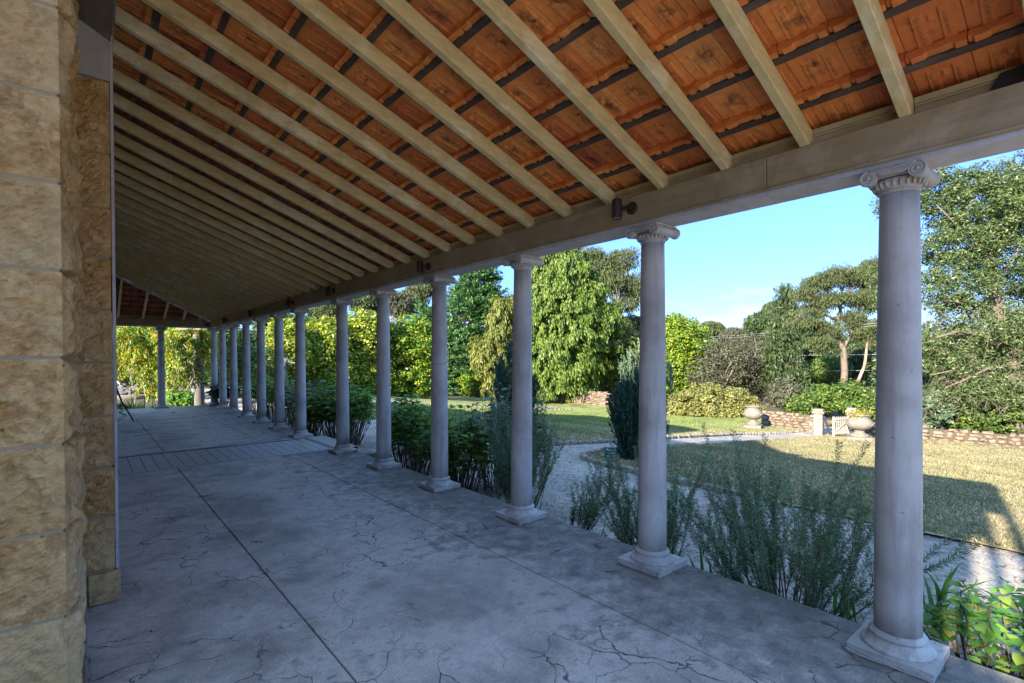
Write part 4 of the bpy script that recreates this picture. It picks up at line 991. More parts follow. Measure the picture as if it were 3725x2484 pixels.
# 10 narrow gum, tall
d = 36
make_tree('narrow_gum', 'tall narrow dark gum standing left of the umbrella-shaped gum', 'tree', M['gumdark'], M['barkpink'], gbase(1806, 950, d),
    [E(1806, 700, 20, 40, d), E(1800, 770, 30, 40, d), E(1812, 740, 24, 40, d), E(1795, 850, 36, 60, d), E(1820, 880, 30, 50, d)], 'gum', 330, 46, .3, .55, 91, .1, at(1806, 675, d), limbs=14, asp=.25, mid=.5)
# 11 umbrella gum: its own limbs
d = 30
UG = gbase(1937, 945, d)
t = make_tree('umbrella_gum', 'large gum tree with wide umbrella crown and forked pale trunk behind the gate', 'tree', M['gum'], None, UG,
    [E(1850, 680, 28, 17, d), E(1885, 650, 34, 20, d), E(1930, 633, 36, 18, d), E(1975, 640, 34, 24, d), E(2005, 620, 26, 22, d), E(1905, 690, 30, 16, d), E(1960, 690, 26, 14, d), E(1990, 760, 34, 24, d), E(1850, 745, 30, 16, d), E(1870, 715, 30, 16, d), E(1955, 730, 26, 16, d), E(1900, 760, 30, 16, d), E(2000, 690, 30, 30, d), E(1880, 790, 26, 20, d)],
    'gum', 800, 50, .18, .38, 95, asp=.22, thick=.2)
g = np.random.default_rng(96); mb = MB()
def P3(x, y, dd=0): q = at(x, y, d+dd)-UG; return (q.x, q.y, q.z)
mb.tube([(0, 0, -.1), P3(1937, 900), P3(1939, 850), P3(1936, 800), P3(1925, 780), P3(1922, 760)], [.27, .21, .18, .17, .15, .13], 10)
for pl, r in [([(1922, 760), (1921, 735), (1930, 710), (1935, 680), (1930, 650)], .13), ([(1936, 800), (1952, 770), (1962, 750), (1975, 730)], .10), ([(1921, 735), (1895, 722), (1870, 705), (1850, 690)], .08),
              ([(1930, 710), (1915, 690), (1900, 672), (1885, 655)], .08), ([(1935, 680), (1955, 665), (1975, 645)], .06), ([(1922, 770), (1885, 758), (1850, 735), (1825, 720)], .07), ([(1940, 905), (1960, 895), (1972, 890)], .07),
              ([(1962, 750), (1985, 715), (2000, 680)], .07), ([(1925, 780), (1890, 770), (1865, 760)], .05), ([(1930, 650), (1940, 635), (1945, 625)], .05), ([(1930, 650), (1915, 640), (1900, 632)], .04), ([(1975, 645), (1990, 628), (2002, 615)], .04)]:
    dd = g.uniform(-1.2, 1.2); pts = [P3(x, y, dd*(i/len(pl))) for i, (x, y) in enumerate(pl)]; mb.tube(pts, [r*(1-.75*i/(len(pl)-1)) for i in range(len(pl))], 7)
    e = np.array(pts[-1])
    for _ in range(6):
        q = e+g.normal(0, .4, 3)+np.array([0, 0, .0]); s0 = np.array(pts[-2])+(e-np.array(pts[-2]))*g.random(); mb.tube([s0, (s0+q)/2+g.normal(0, .1, 3), q], [r*.3, r*.2, .012], 4)
link('trunk', mb.mesh('trunk', M['bark'], True), t)
mb = MB(); pl = [(1960, 895), (1972, 870), (1985, 840), (1990, 800), (1995, 760)]; mb.tube([P3(x, y, -.3) for x, y in pl], [.10, .09, .08, .07, .04], 8); link('red_limb', mb.mesh('red_limb', M['barkpink'], True), t)
# 12 background gum and forest trees
bgt = [(1770, 800, 44, 50, 46, 'bushy tree filling the band left of the narrow gum'), (1680, 860, 44, 40, 45, 'dark tree low behind the grey bushes'), (1930, 800, 50, 44, 42, 'dark tree crown behind the forked gum, mid height'), (1860, 770, 44, 34, 52, 'distant grey-green gum below the umbrella crown'), (1780, 720, 24, 30, 56, 'thin gum top rising behind the narrow gum'), (1760, 745, 36, 34, 48, 'flat-topped gum on the skyline left of the narrow gum'), (1640, 760, 30, 24, 60, 'distant gum just above the bright green tree'), (1700, 790, 40, 34, 52, 'distant grey-green gum above the grey bushes'),
       (1860, 810, 34, 60, 44, 'dark bushy tree directly behind the left gate pier'), (1900, 860, 38, 50, 38, 'mid green sapling tree left of the forked trunk'), (1975, 850, 36, 70, 40, 'dark tree right of the forked gum trunk'),
       (1830, 760, 30, 30, 50, 'small skyline gum between narrow and umbrella gums'), (2000, 800, 30, 60, 46, 'dark tree beside the near column, left side'), (1735, 860, 34, 40, 50, 'dark tree filling the gap right of the grey bushes'), (1590, 790, 40, 40, 56, 'far tree behind the bright green tree'),
       (905, 700, 42, 34, 58, 'pale gum above the golden tree, between fourth and fifth columns'), (960, 680, 36, 40, 62, 'tall sparse gum just left of the fourth column'), (835, 700, 32, 30, 60, 'pale gum skyline between the fifth and sixth columns'),
       (740, 720, 34, 28, 60, 'pale gum skyline between the sixth and seventh columns'), (1185, 720, 34, 60, 60, 'far gum behind the third column'), (1460, 760, 40, 36, 60, 'far gum behind the second column'), (1340, 800, 30, 50, 62, 'far gum seen past the right side of the lime cypress'),
       (2060, 760, 50, 90, 44, 'dark tree hidden mostly behind the near column')]
for i, (x, y, rx, ry, dd, lab) in enumerate(bgt):
    mt = [M['gum'], M['gumdark'], M['gum'], M['greybush']][i % 4] if dd > 45 else [M['gumdark'], M['under']][i % 2]
    g = np.random.default_rng(300+i); els = [E(x+g.uniform(-.5, .5)*rx, y+g.uniform(-.35, .35)*ry, rx*g.uniform(.45, .75), ry*g.uniform(.35, .6), dd) for _ in range(5)]
    if dd < 45: els.append(E(x, 900, rx*.9, 45, dd))
    make_tree('background_tree', lab, 'tree', mt, [M['barkpale'], M['barkpink']][i % 2], gbase(x, 940, dd), els, 'gum', 430, 38, .34 if dd > 45 else .26, .6 if dd > 45 else .5, 300+i, .16, at(x, y-ry*.5, dd), group='bushland trees beyond the garden', limbs=22, asp=.28, mid=.6, thick=.2)
# woodland mass behind everything
g = np.random.default_rng(77); ells = []
for i in range(60):
    th = YAW+radians(g.uniform(-46, 52)); r = g.uniform(62, 95); h_ = g.uniform(2.5, 6.5)*(1.0 if th > YAW-.4 else .9)
    x, y = r*math.sin(th), r*math.cos(th); ells.append((Vector((x, y, zg(x)+h_*.45)), (g.uniform(4, 8), g.uniform(4, 8), h_*.7)))
C, D = sample_clumps(ells, 3800, g, 1.0, .85); m_ = 16
dd_ = unit(g.normal(size=(len(C), m_, 3))+np.array([0, 0, .4])); P = C[:, None, :]+dd_*1.3*g.random((len(C), m_, 1))**.4
V, Fq = leaf_quads(P.reshape(-1, 3), (dd_+g.normal(0, .5, dd_.shape)).reshape(-1, 3), .75*g.uniform(.6, 1.4, P.shape[0]*m_), .5, g)
o = link('woodland', nmesh('woodland', V, Fq, M['gumdark'])); tag(o, 'dark distant woodland filling the skyline behind the garden', 'woodland', kind='stuff')
# undergrowth behind the garden wall
for i, (x, y, rx, ry, dd, lab) in enumerate([(1800, 905, 30, 30, 27.5, 'wiry brown-green shrub behind the dry stone wall by the left urn'), (1835, 925, 24, 20, 27, 'low leafy shrub over the wall left of the gate pier'), (1885, 915, 30, 28, 28, 'leafy bright shrub between the two gate piers'),
        (1955, 915, 34, 34, 27, 'large leafy shrub behind the right urn'), (2000, 930, 28, 34, 27, 'leafy shrub between the right urn and the near column'), (1865, 950, 30, 12, 30, 'fern patch low beyond the open gate')]):
    make_tree('wall_shrub', lab, 'shrub', M['greybush'] if i == 0 else M['under'], M['stem'], gbase(x, 955, dd), [E(x, y, rx, ry, dd), E(x+rx*.4, y+ry*.4, rx*.6, ry*.6, dd)], 'broad', 190, 40, .17, .4, 400+i, .05, group='shrubs growing behind the garden wall', limbs=16, crown='foliage')

# 13 big tree right of the near column
d = 21
BT = gbase(2330, 1000, d)
t = make_tree('big_tree', 'huge dense evergreen filling the right side of the view behind the near column', 'tree', M['big'], None, BT,
    [E(2250, 470, 120, 85, d, 90), E(2200, 560, 90, 60, d, 80), E(2330, 600, 110, 80, d, 90), E(2190, 660, 70, 60, d, 70), E(2260, 750, 90, 60, d, 80), E(2160, 440, 60, 50, d, 60), E(2380, 750, 90, 110, d, 90),
     E(2170, 800, 50, 70, d, 60), E(2330, 880, 100, 60, d, 80), E(2220, 900, 80, 50, d, 60), E(2380, 450, 110, 100, d, 90), E(2040, 480, 22, 30, d, 20), E(2050, 640, 40, 60, d, 40), E(2050, 860, 30, 60, d, 40)],
    'broad', 2700, 46, .13, .38, 131, asp=.38, thick=.22, shell=.78)
g = np.random.default_rng(132); mb = MB()
def P4(x, y, dd=0): q = at(x, y, d+dd)-BT; return (q.x, q.y, q.z)
mb.tube([(0, 0, -.1), P4(2335, 900), P4(2325, 800), P4(2290, 720), P4(2280, 640), P4(2270, 560), P4(2240, 480)], [.34, .3, .26, .22, .18, .14, .08], 10)
for pl, r in [([(2325, 810), (2260, 770), (2200, 760), (2150, 775)], .09), ([(2290, 720), (2230, 700), (2180, 690)], .07), ([(2280, 660), (2320, 600), (2351, 560)], .08), ([(2300, 760), (2240, 800), (2190, 850), (2140, 860)], .06),
              ([(2270, 560), (2220, 540), (2150, 470)], .06), ([(2335, 850), (2280, 840), (2220, 870), (2170, 890)], .07), ([(2325, 800), (2351, 760), (2380, 740)], .1)]:
    dd = g.uniform(-1.8, -.6); mb.tube([P4(x, y, dd*(i/(len(pl)-1))) for i, (x, y) in enumerate(pl)], [r*(1-.7*i/(len(pl)-1)) for i in range(len(pl))], 7)
link('trunk', mb.mesh('trunk', M['bark'], True), t)
mb = MB()    # pale bare hanging twigs
for _ in range(260):
    x, y = g.uniform(2120, 2351), g.uniform(690, 960); p = np.array(P4(x, y, g.uniform(-2.6, -.6))); v = unit(g.normal(size=3)*np.array([1, 1, .5])+np.array([0, 0, -.5])); l = g.uniform(.2, .6)
    mb.tube([p, p+v*l*.5+np.array([0, 0, .04]), p+v*l+np.array([0, 0, -.08])], [.009, .007, .004], 3, cap=False)
link('bare_twig', mb.mesh('bare_twig', M['bark']), t)['kind'] = 'stuff'
make_tree('dark_shrub', 'dense dark green shrub behind the stone wall at the right edge', 'shrub', M['under'], M['stem'], gbase(2270, 995, 21.5), [E(2260, 950, 70, 50, 21.5), E(2190, 965, 45, 36, 21.5), E(2340, 940, 60, 55, 21.5)], 'broad', 520, 36, .14, .32, 133, .06, limbs=14, crown='foliage')
make_tree('blue_conifer', 'small blue-green conifer behind the wall just right of the near column', 'shrub', M['junipertip'], M['stem'], gbase(2140, 985, 21), [E(2145, 945, 26, 36, 21)], 'spray', 120, 36, .16, .3, 134, .05, limbs=8, crown='foliage')
t = thing('tree_stump', 'pale dead trunk standing behind the wall right of the near column', 'trunk', gbase(2156, 990, 21.3))
mb = MB(); mb.tube([(0, 0, 0), (.02, 0, .9), (0, .03, 1.7)], [.13, .11, .09], 9); part('stem', mb, M['barkpale'], t, True)
t = thing('tree_stake', 'thin white stake beside the pale dead trunk', 'stake', gbase(2147, 990, 20.8)); mb = MB(); mb.tube([(0, 0, 0), (0, 0, 1.45)], [.022, .018], 6); part('stake', mb, M['gatewhite'], t)
# big pale-leaved tree rising left of the lower trees top (street trees far left): tall hedge behind statue
# 14 junipers on the lawn
jl = gp(1172, 1003); dj = dep(jl)
make_tree('dark_juniper', 'dark upright juniper on the upper lawn, half hidden by the third column', 'conifer', M['juniper'], M['stem'], jl,
    [E(1160, 920, 27, 75, dj), E(1150, 870, 16, 50, dj), E(1192, 920, 26, 62, dj), E(1222, 895, 9, 45, dj), E(1205, 960, 22, 35, dj), E(1170, 820, 8, 30, dj)], 'upright', 430, 60, .06, .15, 141, .04, limbs=8, asp=.3, group='dark junipers on the lawn', crown='foliage')
jr = gp(1448, 1058); dj = dep(jr)
make_tree('dark_juniper', 'dark upright juniper beside the green sign, half hidden by the second column', 'conifer', M['juniper'], M['stem'], jr,
    [E(1432, 940, 34, 75, dj), E(1450, 980, 38, 72, dj), E(1470, 930, 44, 72, dj), E(1500, 960, 30, 90, dj), E(1440, 1030, 24, 26, dj)], 'upright', 700, 62, .055, .14, 142, .04, limbs=8, asp=.3, group='dark junipers on the lawn', crown='foliage')
t = make_tree('pale_shoots', 'pale green upright conifer shoots rising behind the dark juniper by the sign', 'conifer', M['junipertip'], M['stem'], gp(1462, 1040), [E(1448, 850, 26, 32, dj+.9), E(1465, 830, 22, 40, dj+.9), E(1540, 865, 7, 28, dj+.9)], 'upright', 90, 60, .06, .16, 143, .02, limbs=6, asp=.3, crown='foliage')

# ------------------------------------------------------------------ garden walls
wall_meshes = [stone_mesh('wall_stone', 1, 1, 1, 20+i, M['drystone'], 2, .22) for i in range(8)]
def dry_wall(label, a, b_, h, wd, seed, lmin=.18, lmax=.5, group=None):
    a = Vector((a[0], a[1], 0)); b_ = Vector((b_[0], b_[1], 0)); Ls = (b_-a).length; u = (b_-a)/Ls; nrm = Vector((-u.y, u.x, 0)); an = math.atan2(u.y, u.x)
    t = thing('dry_stone_wall', label, 'wall', (a.x, a.y, zg(a.x)), group=group); rr = random.Random(seed); cnt = 0
    core = MB(); n = 8
    for i in range(n):
        p0 = a+u*Ls*i/n; p1 = a+u*Ls*(i+1)/n; z = min(zg(p0.x), zg(p1.x))-t.location.z
        q = [p0-nrm*wd*.25, p1-nrm*wd*.25, p1+nrm*wd*.25, p0+nrm*wd*.25]; core.hexa([(v.x-a.x, v.y-a.y, z-.2) for v in q], [(v.x-a.x, v.y-a.y, z+h-.06) for v in q])
    part('core', core, M['soil'], t)
    z = 0; row = 0
    while z < h-.03:
        hh = rr.uniform(.10, .16); s = rr.uniform(-.1, 0)
        while s < Ls:
            l = rr.uniform(lmin, lmax); p = a+u*(s+l/2)
            if z+hh < h*rr.uniform(.88, 1.08)+.06:
                o_ = link('stone', rr.choice(wall_meshes), t, (p.x-a.x, p.y-a.y, zg(p.x)-t.location.z+z+hh/2), (rr.uniform(-.12, .12), rr.uniform(-.10, .10), an+rr.uniform(-.08, .08)))
                o_.scale = (l*.62, wd*.62*rr.uniform(.85, 1.1), hh*.66); cnt += 1
            s += l*.97
        z += hh*.93
    return t
w1 = gp(1755, 984); w2 = gp(1868, 991)
dry_wall('dry stone wall between the left urn and the left gate pier', (w1.x+1.2, w1.y+.6), (25.3, gp(1880, 992).y+.28), .78, .45, 1, group='dry stone garden walls')
dry_wall('dry stone wall running right from the right gate pier past the urn to the near column', (25.6, gp(1945, 1003).y-.1), (26.4, 5.0), .62, .45, 2, group='dry stone garden walls')
dry_wall('low sunlit stone wall right of the near column', (26.4, 5.0), (26.4, 1.2), .52, .5, 3, group='dry stone garden walls')
dry_wall('low shaded stone wall at the right edge of the view', (26.4, 1.2), (26.2, -1.5), .52, .5, 5, group='dry stone garden walls')
wa, wb = gp(1288, 926), gp(1392, 932)
dry_wall('dark distant stone wall under the lime cypress', (wa.x, wa.y), (wb.x, wb.y), 1.0, .5, 4, .3, .7, group='dry stone garden walls')

# gate piers
def pier(x, y, label, h, rz=0):
    t = thing('gate_pier', label, 'pier', (x, y, zg(x)), rz, 'stone gate piers'); z = 0
    for i, hh in enumerate((.14, .28, .26, .24)):
        hh *= h/.92*1.0; s_ = .165+.003*((i*7) % 3); mb = MB(); mb.box(-s_, s_, -s_, s_, z+.004, z+hh-.004); bevel(part('pier_block', mb, M['stone_far'], t), .012); z += hh
    mb = MB(); mb.box(-.225, .225, -.225, .225, z, z+.11); bevel(part('cap_stone', mb, M['stone_far'], t), .02)
    mb = MB(); mb.box(-.18, .18, -.18, .18, z+.112, z+.20); bevel(part('cap_block', mb, M['stone_far'], t), .02)
    return t
pA = gp(1876, 999); pB = gp(1944, 1000)
pier(pA.x+.2, pA.y, 'left stone gate pier, next to the drystone wall end', .92, .1)
pier(pB.x+1.1, pB.y+.12, 'right stone gate pier, in front of the forked gum trunk', .92, .1)
# white gate standing open
gq = gp(1914, 1004); t = thing('garden_gate', 'white wooden gate with a cross brace standing open between the stone piers', 'gate', gq, radians(-28))
L_ = .72; Hg = .86
for x in (0, L_): mb = MB(); mb.box(x-.035, x+.035, -.03, .03, 0 if x == 0 else .12, Hg); part('stile', mb, M['gatewhite'], t)
for z in (.14, Hg-.13): mb = MB(); mb.box(.035, L_-.035, -.022, .022, z, z+.07); part('rail', mb, M['gatewhite'], t)
for k in range(7): mb = MB(); x = .085+k*.092; mb.box(x-.022, x+.022, .023, .038, .09, Hg-.01); part('picket', mb, M['gatewhite'], t)
for sg in (-1, 1):
    mb = MB(); a_ = Vector((.04, -.026, .21 if sg > 0 else Hg-.15)); b_ = Vector((L_-.04, -.026, Hg-.15 if sg > 0 else .21)); mb.tube([a_, b_], .02, 4); part('brace', mb, M['gatewhite'], t)
# dark leaning prop by the left pier
pp = gp(1907, 1000); t = thing('leaning_plank', 'dark blue steel strip leaning against the left gate pier', 'plank', pp)
q = Vector((pA.x+.2, pA.y-.20, zg(pA.x)+.82))-pp; mb = MB(); mb.tube([(0, 0, .02), tuple(q)], [.05, .04], 4); part('strip', mb, M['darksteel'], t)
# marker box with red figure
mp_ = gp(1866, 992); t = thing('marker_post', 'small cream box post with a red mark in front of the wall', 'post', mp_, radians(-20))
mb = MB(); mb.box(-.13, .13, -.1, .1, 0, .46); bevel(part('box', mb, M['urn'], t), .01)
mb = MB(); mb.box(-.132, -.131, -.03, .02, .10, .30); mb.box(-.132, -.131, -.05, -.03, .18, .2); part('red_mark', mb, M['red'], t)
mb = MB(); mb.box(-.1325, -.131, -.06, .05, .34, .40); part('white_plate', mb, M['gatewhite'], t)
mb = MB(); mb.box(-.15, -.12, -.03, .03, .04, .10); part('tap', mb, M['gatewhite'], t)

# urns
def urn(p, label, h, wide, base_h, plants=False):
    t = thing('stone_urn', label, 'urn', p, radians(18), 'large stone urns by the gate path')
    bw = .37*wide; mb = MB(); mb.box(-bw, bw, -bw, bw, -.12, base_h); bevel(part('pedestal', mb, M['urn'], t), .015)
    z = base_h; k = h; r = wide
    mb = MB(); mb.lathe([(.30*r, z), (.30*r, z+.06*k), (.26*r, z+.09*k), (.17*r, z+.15*k), (.145*r, z+.20*k), (.17*r, z+.235*k), (.17*r, z+.26*k)], 32); part('foot', mb, M['urn'], t, True)
    mb = MB(); mb.lathe([(.14*r, z+.26*k), (.27*r, z+.32*k), (.375*r, z+.42*k), (.41*r, z+.53*k), (.395*r, z+.63*k), (.34*r, z+.73*k), (.285*r, z+.80*k), (.275*r, z+.86*k), (.27*r, z+.90*k), (.22*r, z+.90*k), (.2*r, z+.8*k)], 40); part('bowl', mb, M['urn'], t, True)
    mb = MB(); mb.lathe([(.275*r, z+.885*k), (.325*r, z+.90*k), (.33*r, z+.93*k), (.32*r, z+.955*k), (.27*r, z+.96*k), (.25*r, z+.93*k)], 40); part('rim', mb, M['urn'], t, True)
    for a in (-2.2, -1.2, .9, 2.0):    # carved garland bosses
        mb = MB(); 
        for q in range(5): b2 = a+(q-2)*.13; mb.lathe([(.001, -.03), (.035, -.01), (.035, .02), (.001, .04)], 8, M=Matrix.Translation((.40*r*cos(b2), .40*r*sin(b2), z+(.56-.03*(2-abs(q-2)))*k)))
        part('garland', mb, M['urn'], t, True)
    return t
ua = gp(1729, 984); urn(ua, 'large stone urn on a square base at the right end of the pale hedge', .90, 1.0, .20)
ub = gp(1973, 1010); urn(ub, 'large stone urn planted with yellow leaves, right of the gate', .92, 1.16, .16)
g = np.random.default_rng(9); C = np.array([ub.x, ub.y, ub.z+.16+.9*.92])+g.normal(0, 1, (700, 3))*np.array([.19, .19, .07])+np.array([0, 0, .05])
V, Fq = leaf_quads(C-np.array(list(ub)), g.normal(size=C.shape)+np.array([0, 0, .8]), .08*g.uniform(.6, 1.3, 700), .7, g)
M['ylw'] = m_leaf('yellow_plant_leaf', [(.2, .2, .04), (.4, .38, .06), (.3, .12, .07)], .3, .5)
t = thing('urn_plant', 'yellow and pink leafy plant growing in the right urn', 'plant', ub); link('foliage', nmesh('foliage', V, Fq, M['ylw']), t)

# small sign "Please be careful on paths"
sg = gp(1404, 1058); t = thing('path_sign', 'small dark green sign reading Please be careful on paths in front of the juniper', 'sign', (sg.x, sg.y, sg.z), math.atan2(-sg.x, sg.y)+.12)
mb = MB(); mb.box(-.125, .125, -.006, .006, .06, .25, M=Matrix.Rotation(-.25, 4, 'X')); part('board', mb, M['greensign'], t)
mb = MB(); mb.box(-.012, .012, -.006, .012, -.1, .1); part('stake', mb, M['ironbar'], t)
mb = MB()
for i, s_ in enumerate(('Please be', 'careful', 'on paths')):
    vs, fs = text_mesh(s_, .052)
    mb.add([Matrix.Rotation(-.25, 4, 'X') @ Vector((v.x, -.0075, .205-i*.056+v.y)) for v in vs], fs)
part('lettering', mb, M['signtext'], t)

# overhead wires
def wire(label, a, b_, r=.012, sag=.5):
    pts = [tuple(Vector(a).lerp(Vector(b_), t_)+Vector((0, 0, -sag*4*t_*(1-t_)))) for t_ in np.linspace(0, 1, 20)]
    mb = MB(); mb.tube(pts, r, 4); o_ = part('overhead_wire', mb, M['wire'], None); tag(o_, label, 'wire', 'overhead wires crossing the bushland')
wire('thick pale overhead wire, brightest, crossing the forked gum trunk', at(1640, 816, 55), at(2120, 812, 27), .018, .05)
wire('lower pale overhead wire across the bushland', at(1690, 852, 55), at(2120, 848, 27), .011, .05)
wire('upper thin wire rising to the right', at(1600, 775, 60), at(2080, 735, 26), .009, .1)
wire('second thin upper wire rising to the right, just below the first', at(1600, 779, 60), at(2080, 741, 26), .009, .1)

# ------------------------------------------------------------------ foreground plants
def build_leafs(P, A, Nn, size, wid, fold=.15, curl=.15):
    """big ovate leaves from base point P along axis A: 6-vert folded shape, returns V,F(quads)"""
    n = len(P); A = unit(A); B = unit(np.cross(Nn, A)); Nn = np.cross(A, B); s = size[:, None]; w_ = (size*wid)[:, None]
    c0 = P; c1 = P+A*s*.35+Nn*s*.03; c2 = P+A*s*.7-Nn*s*curl*.4; c3 = P+A*s-Nn*s*curl
    l1 = c1+B*w_*.5+Nn*s*fold*.5; r1 = c1-B*w_*.5+Nn*s*fold*.5; l2 = c2+B*w_*.38+Nn*s*fold*.35; r2 = c2-B*w_*.38+Nn*s*fold*.35
    V = np.stack([c0, c1, c2, c3, l1, r1, l2, r2], 1).reshape(-1, 3)
    q = np.array([[0, 1, 4, 4], [0, 5, 1, 1], [1, 2, 6, 4], [1, 5, 7, 2], [2, 3, 6, 6], [2, 7, 3, 3]])
    tr = np.array([[0, 1, 4], [0, 5, 1], [1, 2, 6], [1, 6, 4], [1, 5, 7], [1, 7, 2], [2, 3, 6], [2, 7, 3]])
    return V, (tr[None]+np.arange(n)[:, None, None]*8).reshape(-1, 3)
def rosemary(label, base, n, h, spread, seed, lean=(0, 0), tall=False, branch=5, group='rosemary bushes along the verandah edge'):
    g = np.random.default_rng(seed); t = thing('rosemary_bush', label, 'bush', base, group=group); mb = MB(); PP = []; AA = []; NN = []; FL = []
    def stem(p0, d0, l, r, lvl):
        k = 9; pts = [np.array(p0)]; d = unit(np.array(d0)[None])[0]
        upb = .10 if lvl else .05
        for i in range(k):
            d = unit((d+np.array([0, 0, upb])+g.normal(0, .07, 3))[None])[0]; pts.append(pts[-1]+d*l/k)
        mb.tube(pts, [max(r*(1-i/k), .0012) for i in range(k+1)], 4, cap=False)
        pts = np.array(pts); s0 = .12 if lvl else .35
        m = int(l*(1-s0)/.0036); tt = s0+(1-s0)*np.arange(m)/max(m, 1)
        kk = np.clip((tt*k).astype(int), 0, k-1); fr = (tt*k-kk)[:, None]; p = pts[kk]*(1-fr)+pts[kk+1]*fr; ax = unit(pts[kk+1]-pts[kk])
        q = unit(np.cross(ax, g.normal(size=ax.shape))); a = unit(ax*.75+q)
        PP.append(p); AA.append(a); NN.append(np.cross(a, ax)+1e-4)
        if g.random() < .25: FL.append(pts[-2])
        if lvl < 1:
            for _ in range(branch):
                i = g.integers(2, k-1); dd = unit((pts[i+1]-pts[i])[None])[0]; sdir_ = unit((dd*.9+g.normal(0, .55, 3)+np.array([0, 0, .45]))[None])[0]; stem(pts[i], sdir_, l*g.uniform(.22, .5), r*.5, lvl+1)
    for i in range(n):
        a = g.uniform(0, 2*pi); rr = g.random()**.5; b0 = np.array([cos(a)*spread[0]*.35*rr, sin(a)*spread[1]*.35*rr, 0])
        dx = np.array([cos(a)*spread[0]*rr+lean[0], sin(a)*spread[1]*rr+lean[1], h*(1.0 if tall else .85)*g.uniform(.6 if not tall else .7, 1.12)])
        stem(b0, dx*np.array([1.25, 1.25, 1.0]) if not tall else dx, np.linalg.norm(dx)*g.uniform(.7, 1.12), .007, 0)
    P = np.concatenate(PP); A = np.concatenate(AA); Nn = np.concatenate(NN); sz = g.uniform(.024, .042, len(P))
    V, Fq = leaf_quads(P+unit(A)*sz[:, None]*.5, Nn, sz, .17, g, A)
    link('foliage', nmesh('foliage', V, Fq, M['rosemary']), t); link('stem', mb.mesh('stem', M['stem']), t)
    fl = MB()
    for p in FL[:26]:
        for _ in range(3): c = p+g.normal(0, .012, 3); fl.add([c+np.array([.007, 0, 0]), c+np.array([0, .007, .004]), c+np.array([-.007, 0, .003]), c+np.array([0, -.007, .006])], [(0, 1, 2, 3)])
    part('flower', fl, M['mauve'], t)['kind'] = 'stuff'
    return t
gz = lambda x: zg(x)
rosemary('big open rosemary bush between the near column and the second column', (3.86, 1.50, -.38), 52, 1.34, (.46, .74), 501, (.06, .04), branch=5)
rosemary('smaller rosemary with long arching stems left of the second column', (3.85, 2.62, -.38), 26, 1.1, (.34, .5), 502, (.12, .16), branch=5)
rosemary('tall upright rosemary thicket between the third and fourth columns', (4.10, 4.70, -.38), 56, 1.22, (.36, .50), 503, (.02, 0), tall=True, branch=4)
rosemary('low rosemary sprigs poking out right of the third column', (3.95, 3.62, -.38), 14, .85, (.30, .2), 504, (.1, -.1), branch=4)
rosemary('straggly rosemary seen low beside the sixth column', (4.5, 7.9, -.38), 16, .8, (.3, .4), 505, (0, 0), branch=4)

def blades(label, name, base, n, lmin, lmax, w_, mt, seed, spread=(.1, .2), up=1.0, cat='plant', group=None):
    g = np.random.default_rng(seed); t = thing(name, label, cat, base, group=group)
    for i in range(n):
        mb = MB(); a = g.uniform(0, 2*pi); p = np.array([g.normal(0, spread[0]), g.normal(0, spread[1]), 0]); d = np.array([cos(a), sin(a), 0]); l = g.uniform(lmin, lmax); k = 6; out_ = g.uniform(.15, .9); sdv = np.array([-sin(a), cos(a), 0]); vs = []
        for j in range(k+1):
            u = j/k; c = p+d*l*out_*u*(.5+.5*u)*.8+np.array([0, 0, 1])*l*(u*up-out_*.55*u**2.2); ww = w_*(1-u**2.5)*(.55+.45*min(1, u*3)); vs += [c-sdv*ww/2+np.array([0, 0, ww*.2]), c, c+sdv*ww/2+np.array([0, 0, ww*.2])]
        fs = []
        for j in range(k): o_ = j*3; fs += [(o_, o_+1, o_+4, o_+3), (o_+1, o_+2, o_+5, o_+4)]
        mb.add(vs, fs); link('blade', mb.mesh('blade', mt), t)
    return t
blades('fan of broad green strap leaves rising behind the near column base', 'iris_clump', tuple(gp(2150, 1455)), 15, .45, .72, .034, M['strap'], 511, (.05, .05), group='green strap leaved clumps by the columns')
blades('strap leaves left of the near column plinth', 'iris_clump', tuple(gp(1945, 1425)), 10, .30, .52, .028, M['strap'], 512, (.05, .06), group='green strap leaved clumps by the columns')
blades('thin pointed green leaves right of the third column plinth', 'iris_clump', (3.62, 3.10, -.38), 26, .30, .58, .018, M['strap'], 513, (.06, .24), group='green strap leaved clumps by the columns')
blades('grassy green clump at the foot of the tall rosemary, left of the third column', 'iris_clump', (3.62, 4.25, -.38), 70, .35, .66, .013, M['strap'], 514, (.08, .2), group='green strap leaved clumps by the columns')
blades('few strap leaves inside the big rosemary bush', 'iris_clump', (3.75, 1.75, -.38), 12, .35, .6, .03, M['strap'], 515, (.1, .3), group='green strap leaved clumps by the columns')
for i, (x, y) in enumerate([(.35, 19.75), (.75, 19.8), (1.15, 19.75), (1.5, 19.85), (.1, 20.3), (.6, 20.4), (1.1, 20.35)]):
    blades(['dark clivia clump nearest the stone nib beyond the end step', 'dark clivia clump second from the nib', 'dark clivia clump third from the nib', 'dark clivia clump next to the lone end column', 'dark clivia clump behind, left', 'dark clivia clump behind, middle', 'dark clivia clump behind, right'][i], 'clivia_clump', (x, y, -.38), 42, .45, .85, .045, M['darkstrap'], 520+i, (.14, .12), 1.0, group='dark strap-leaved border at the far end')

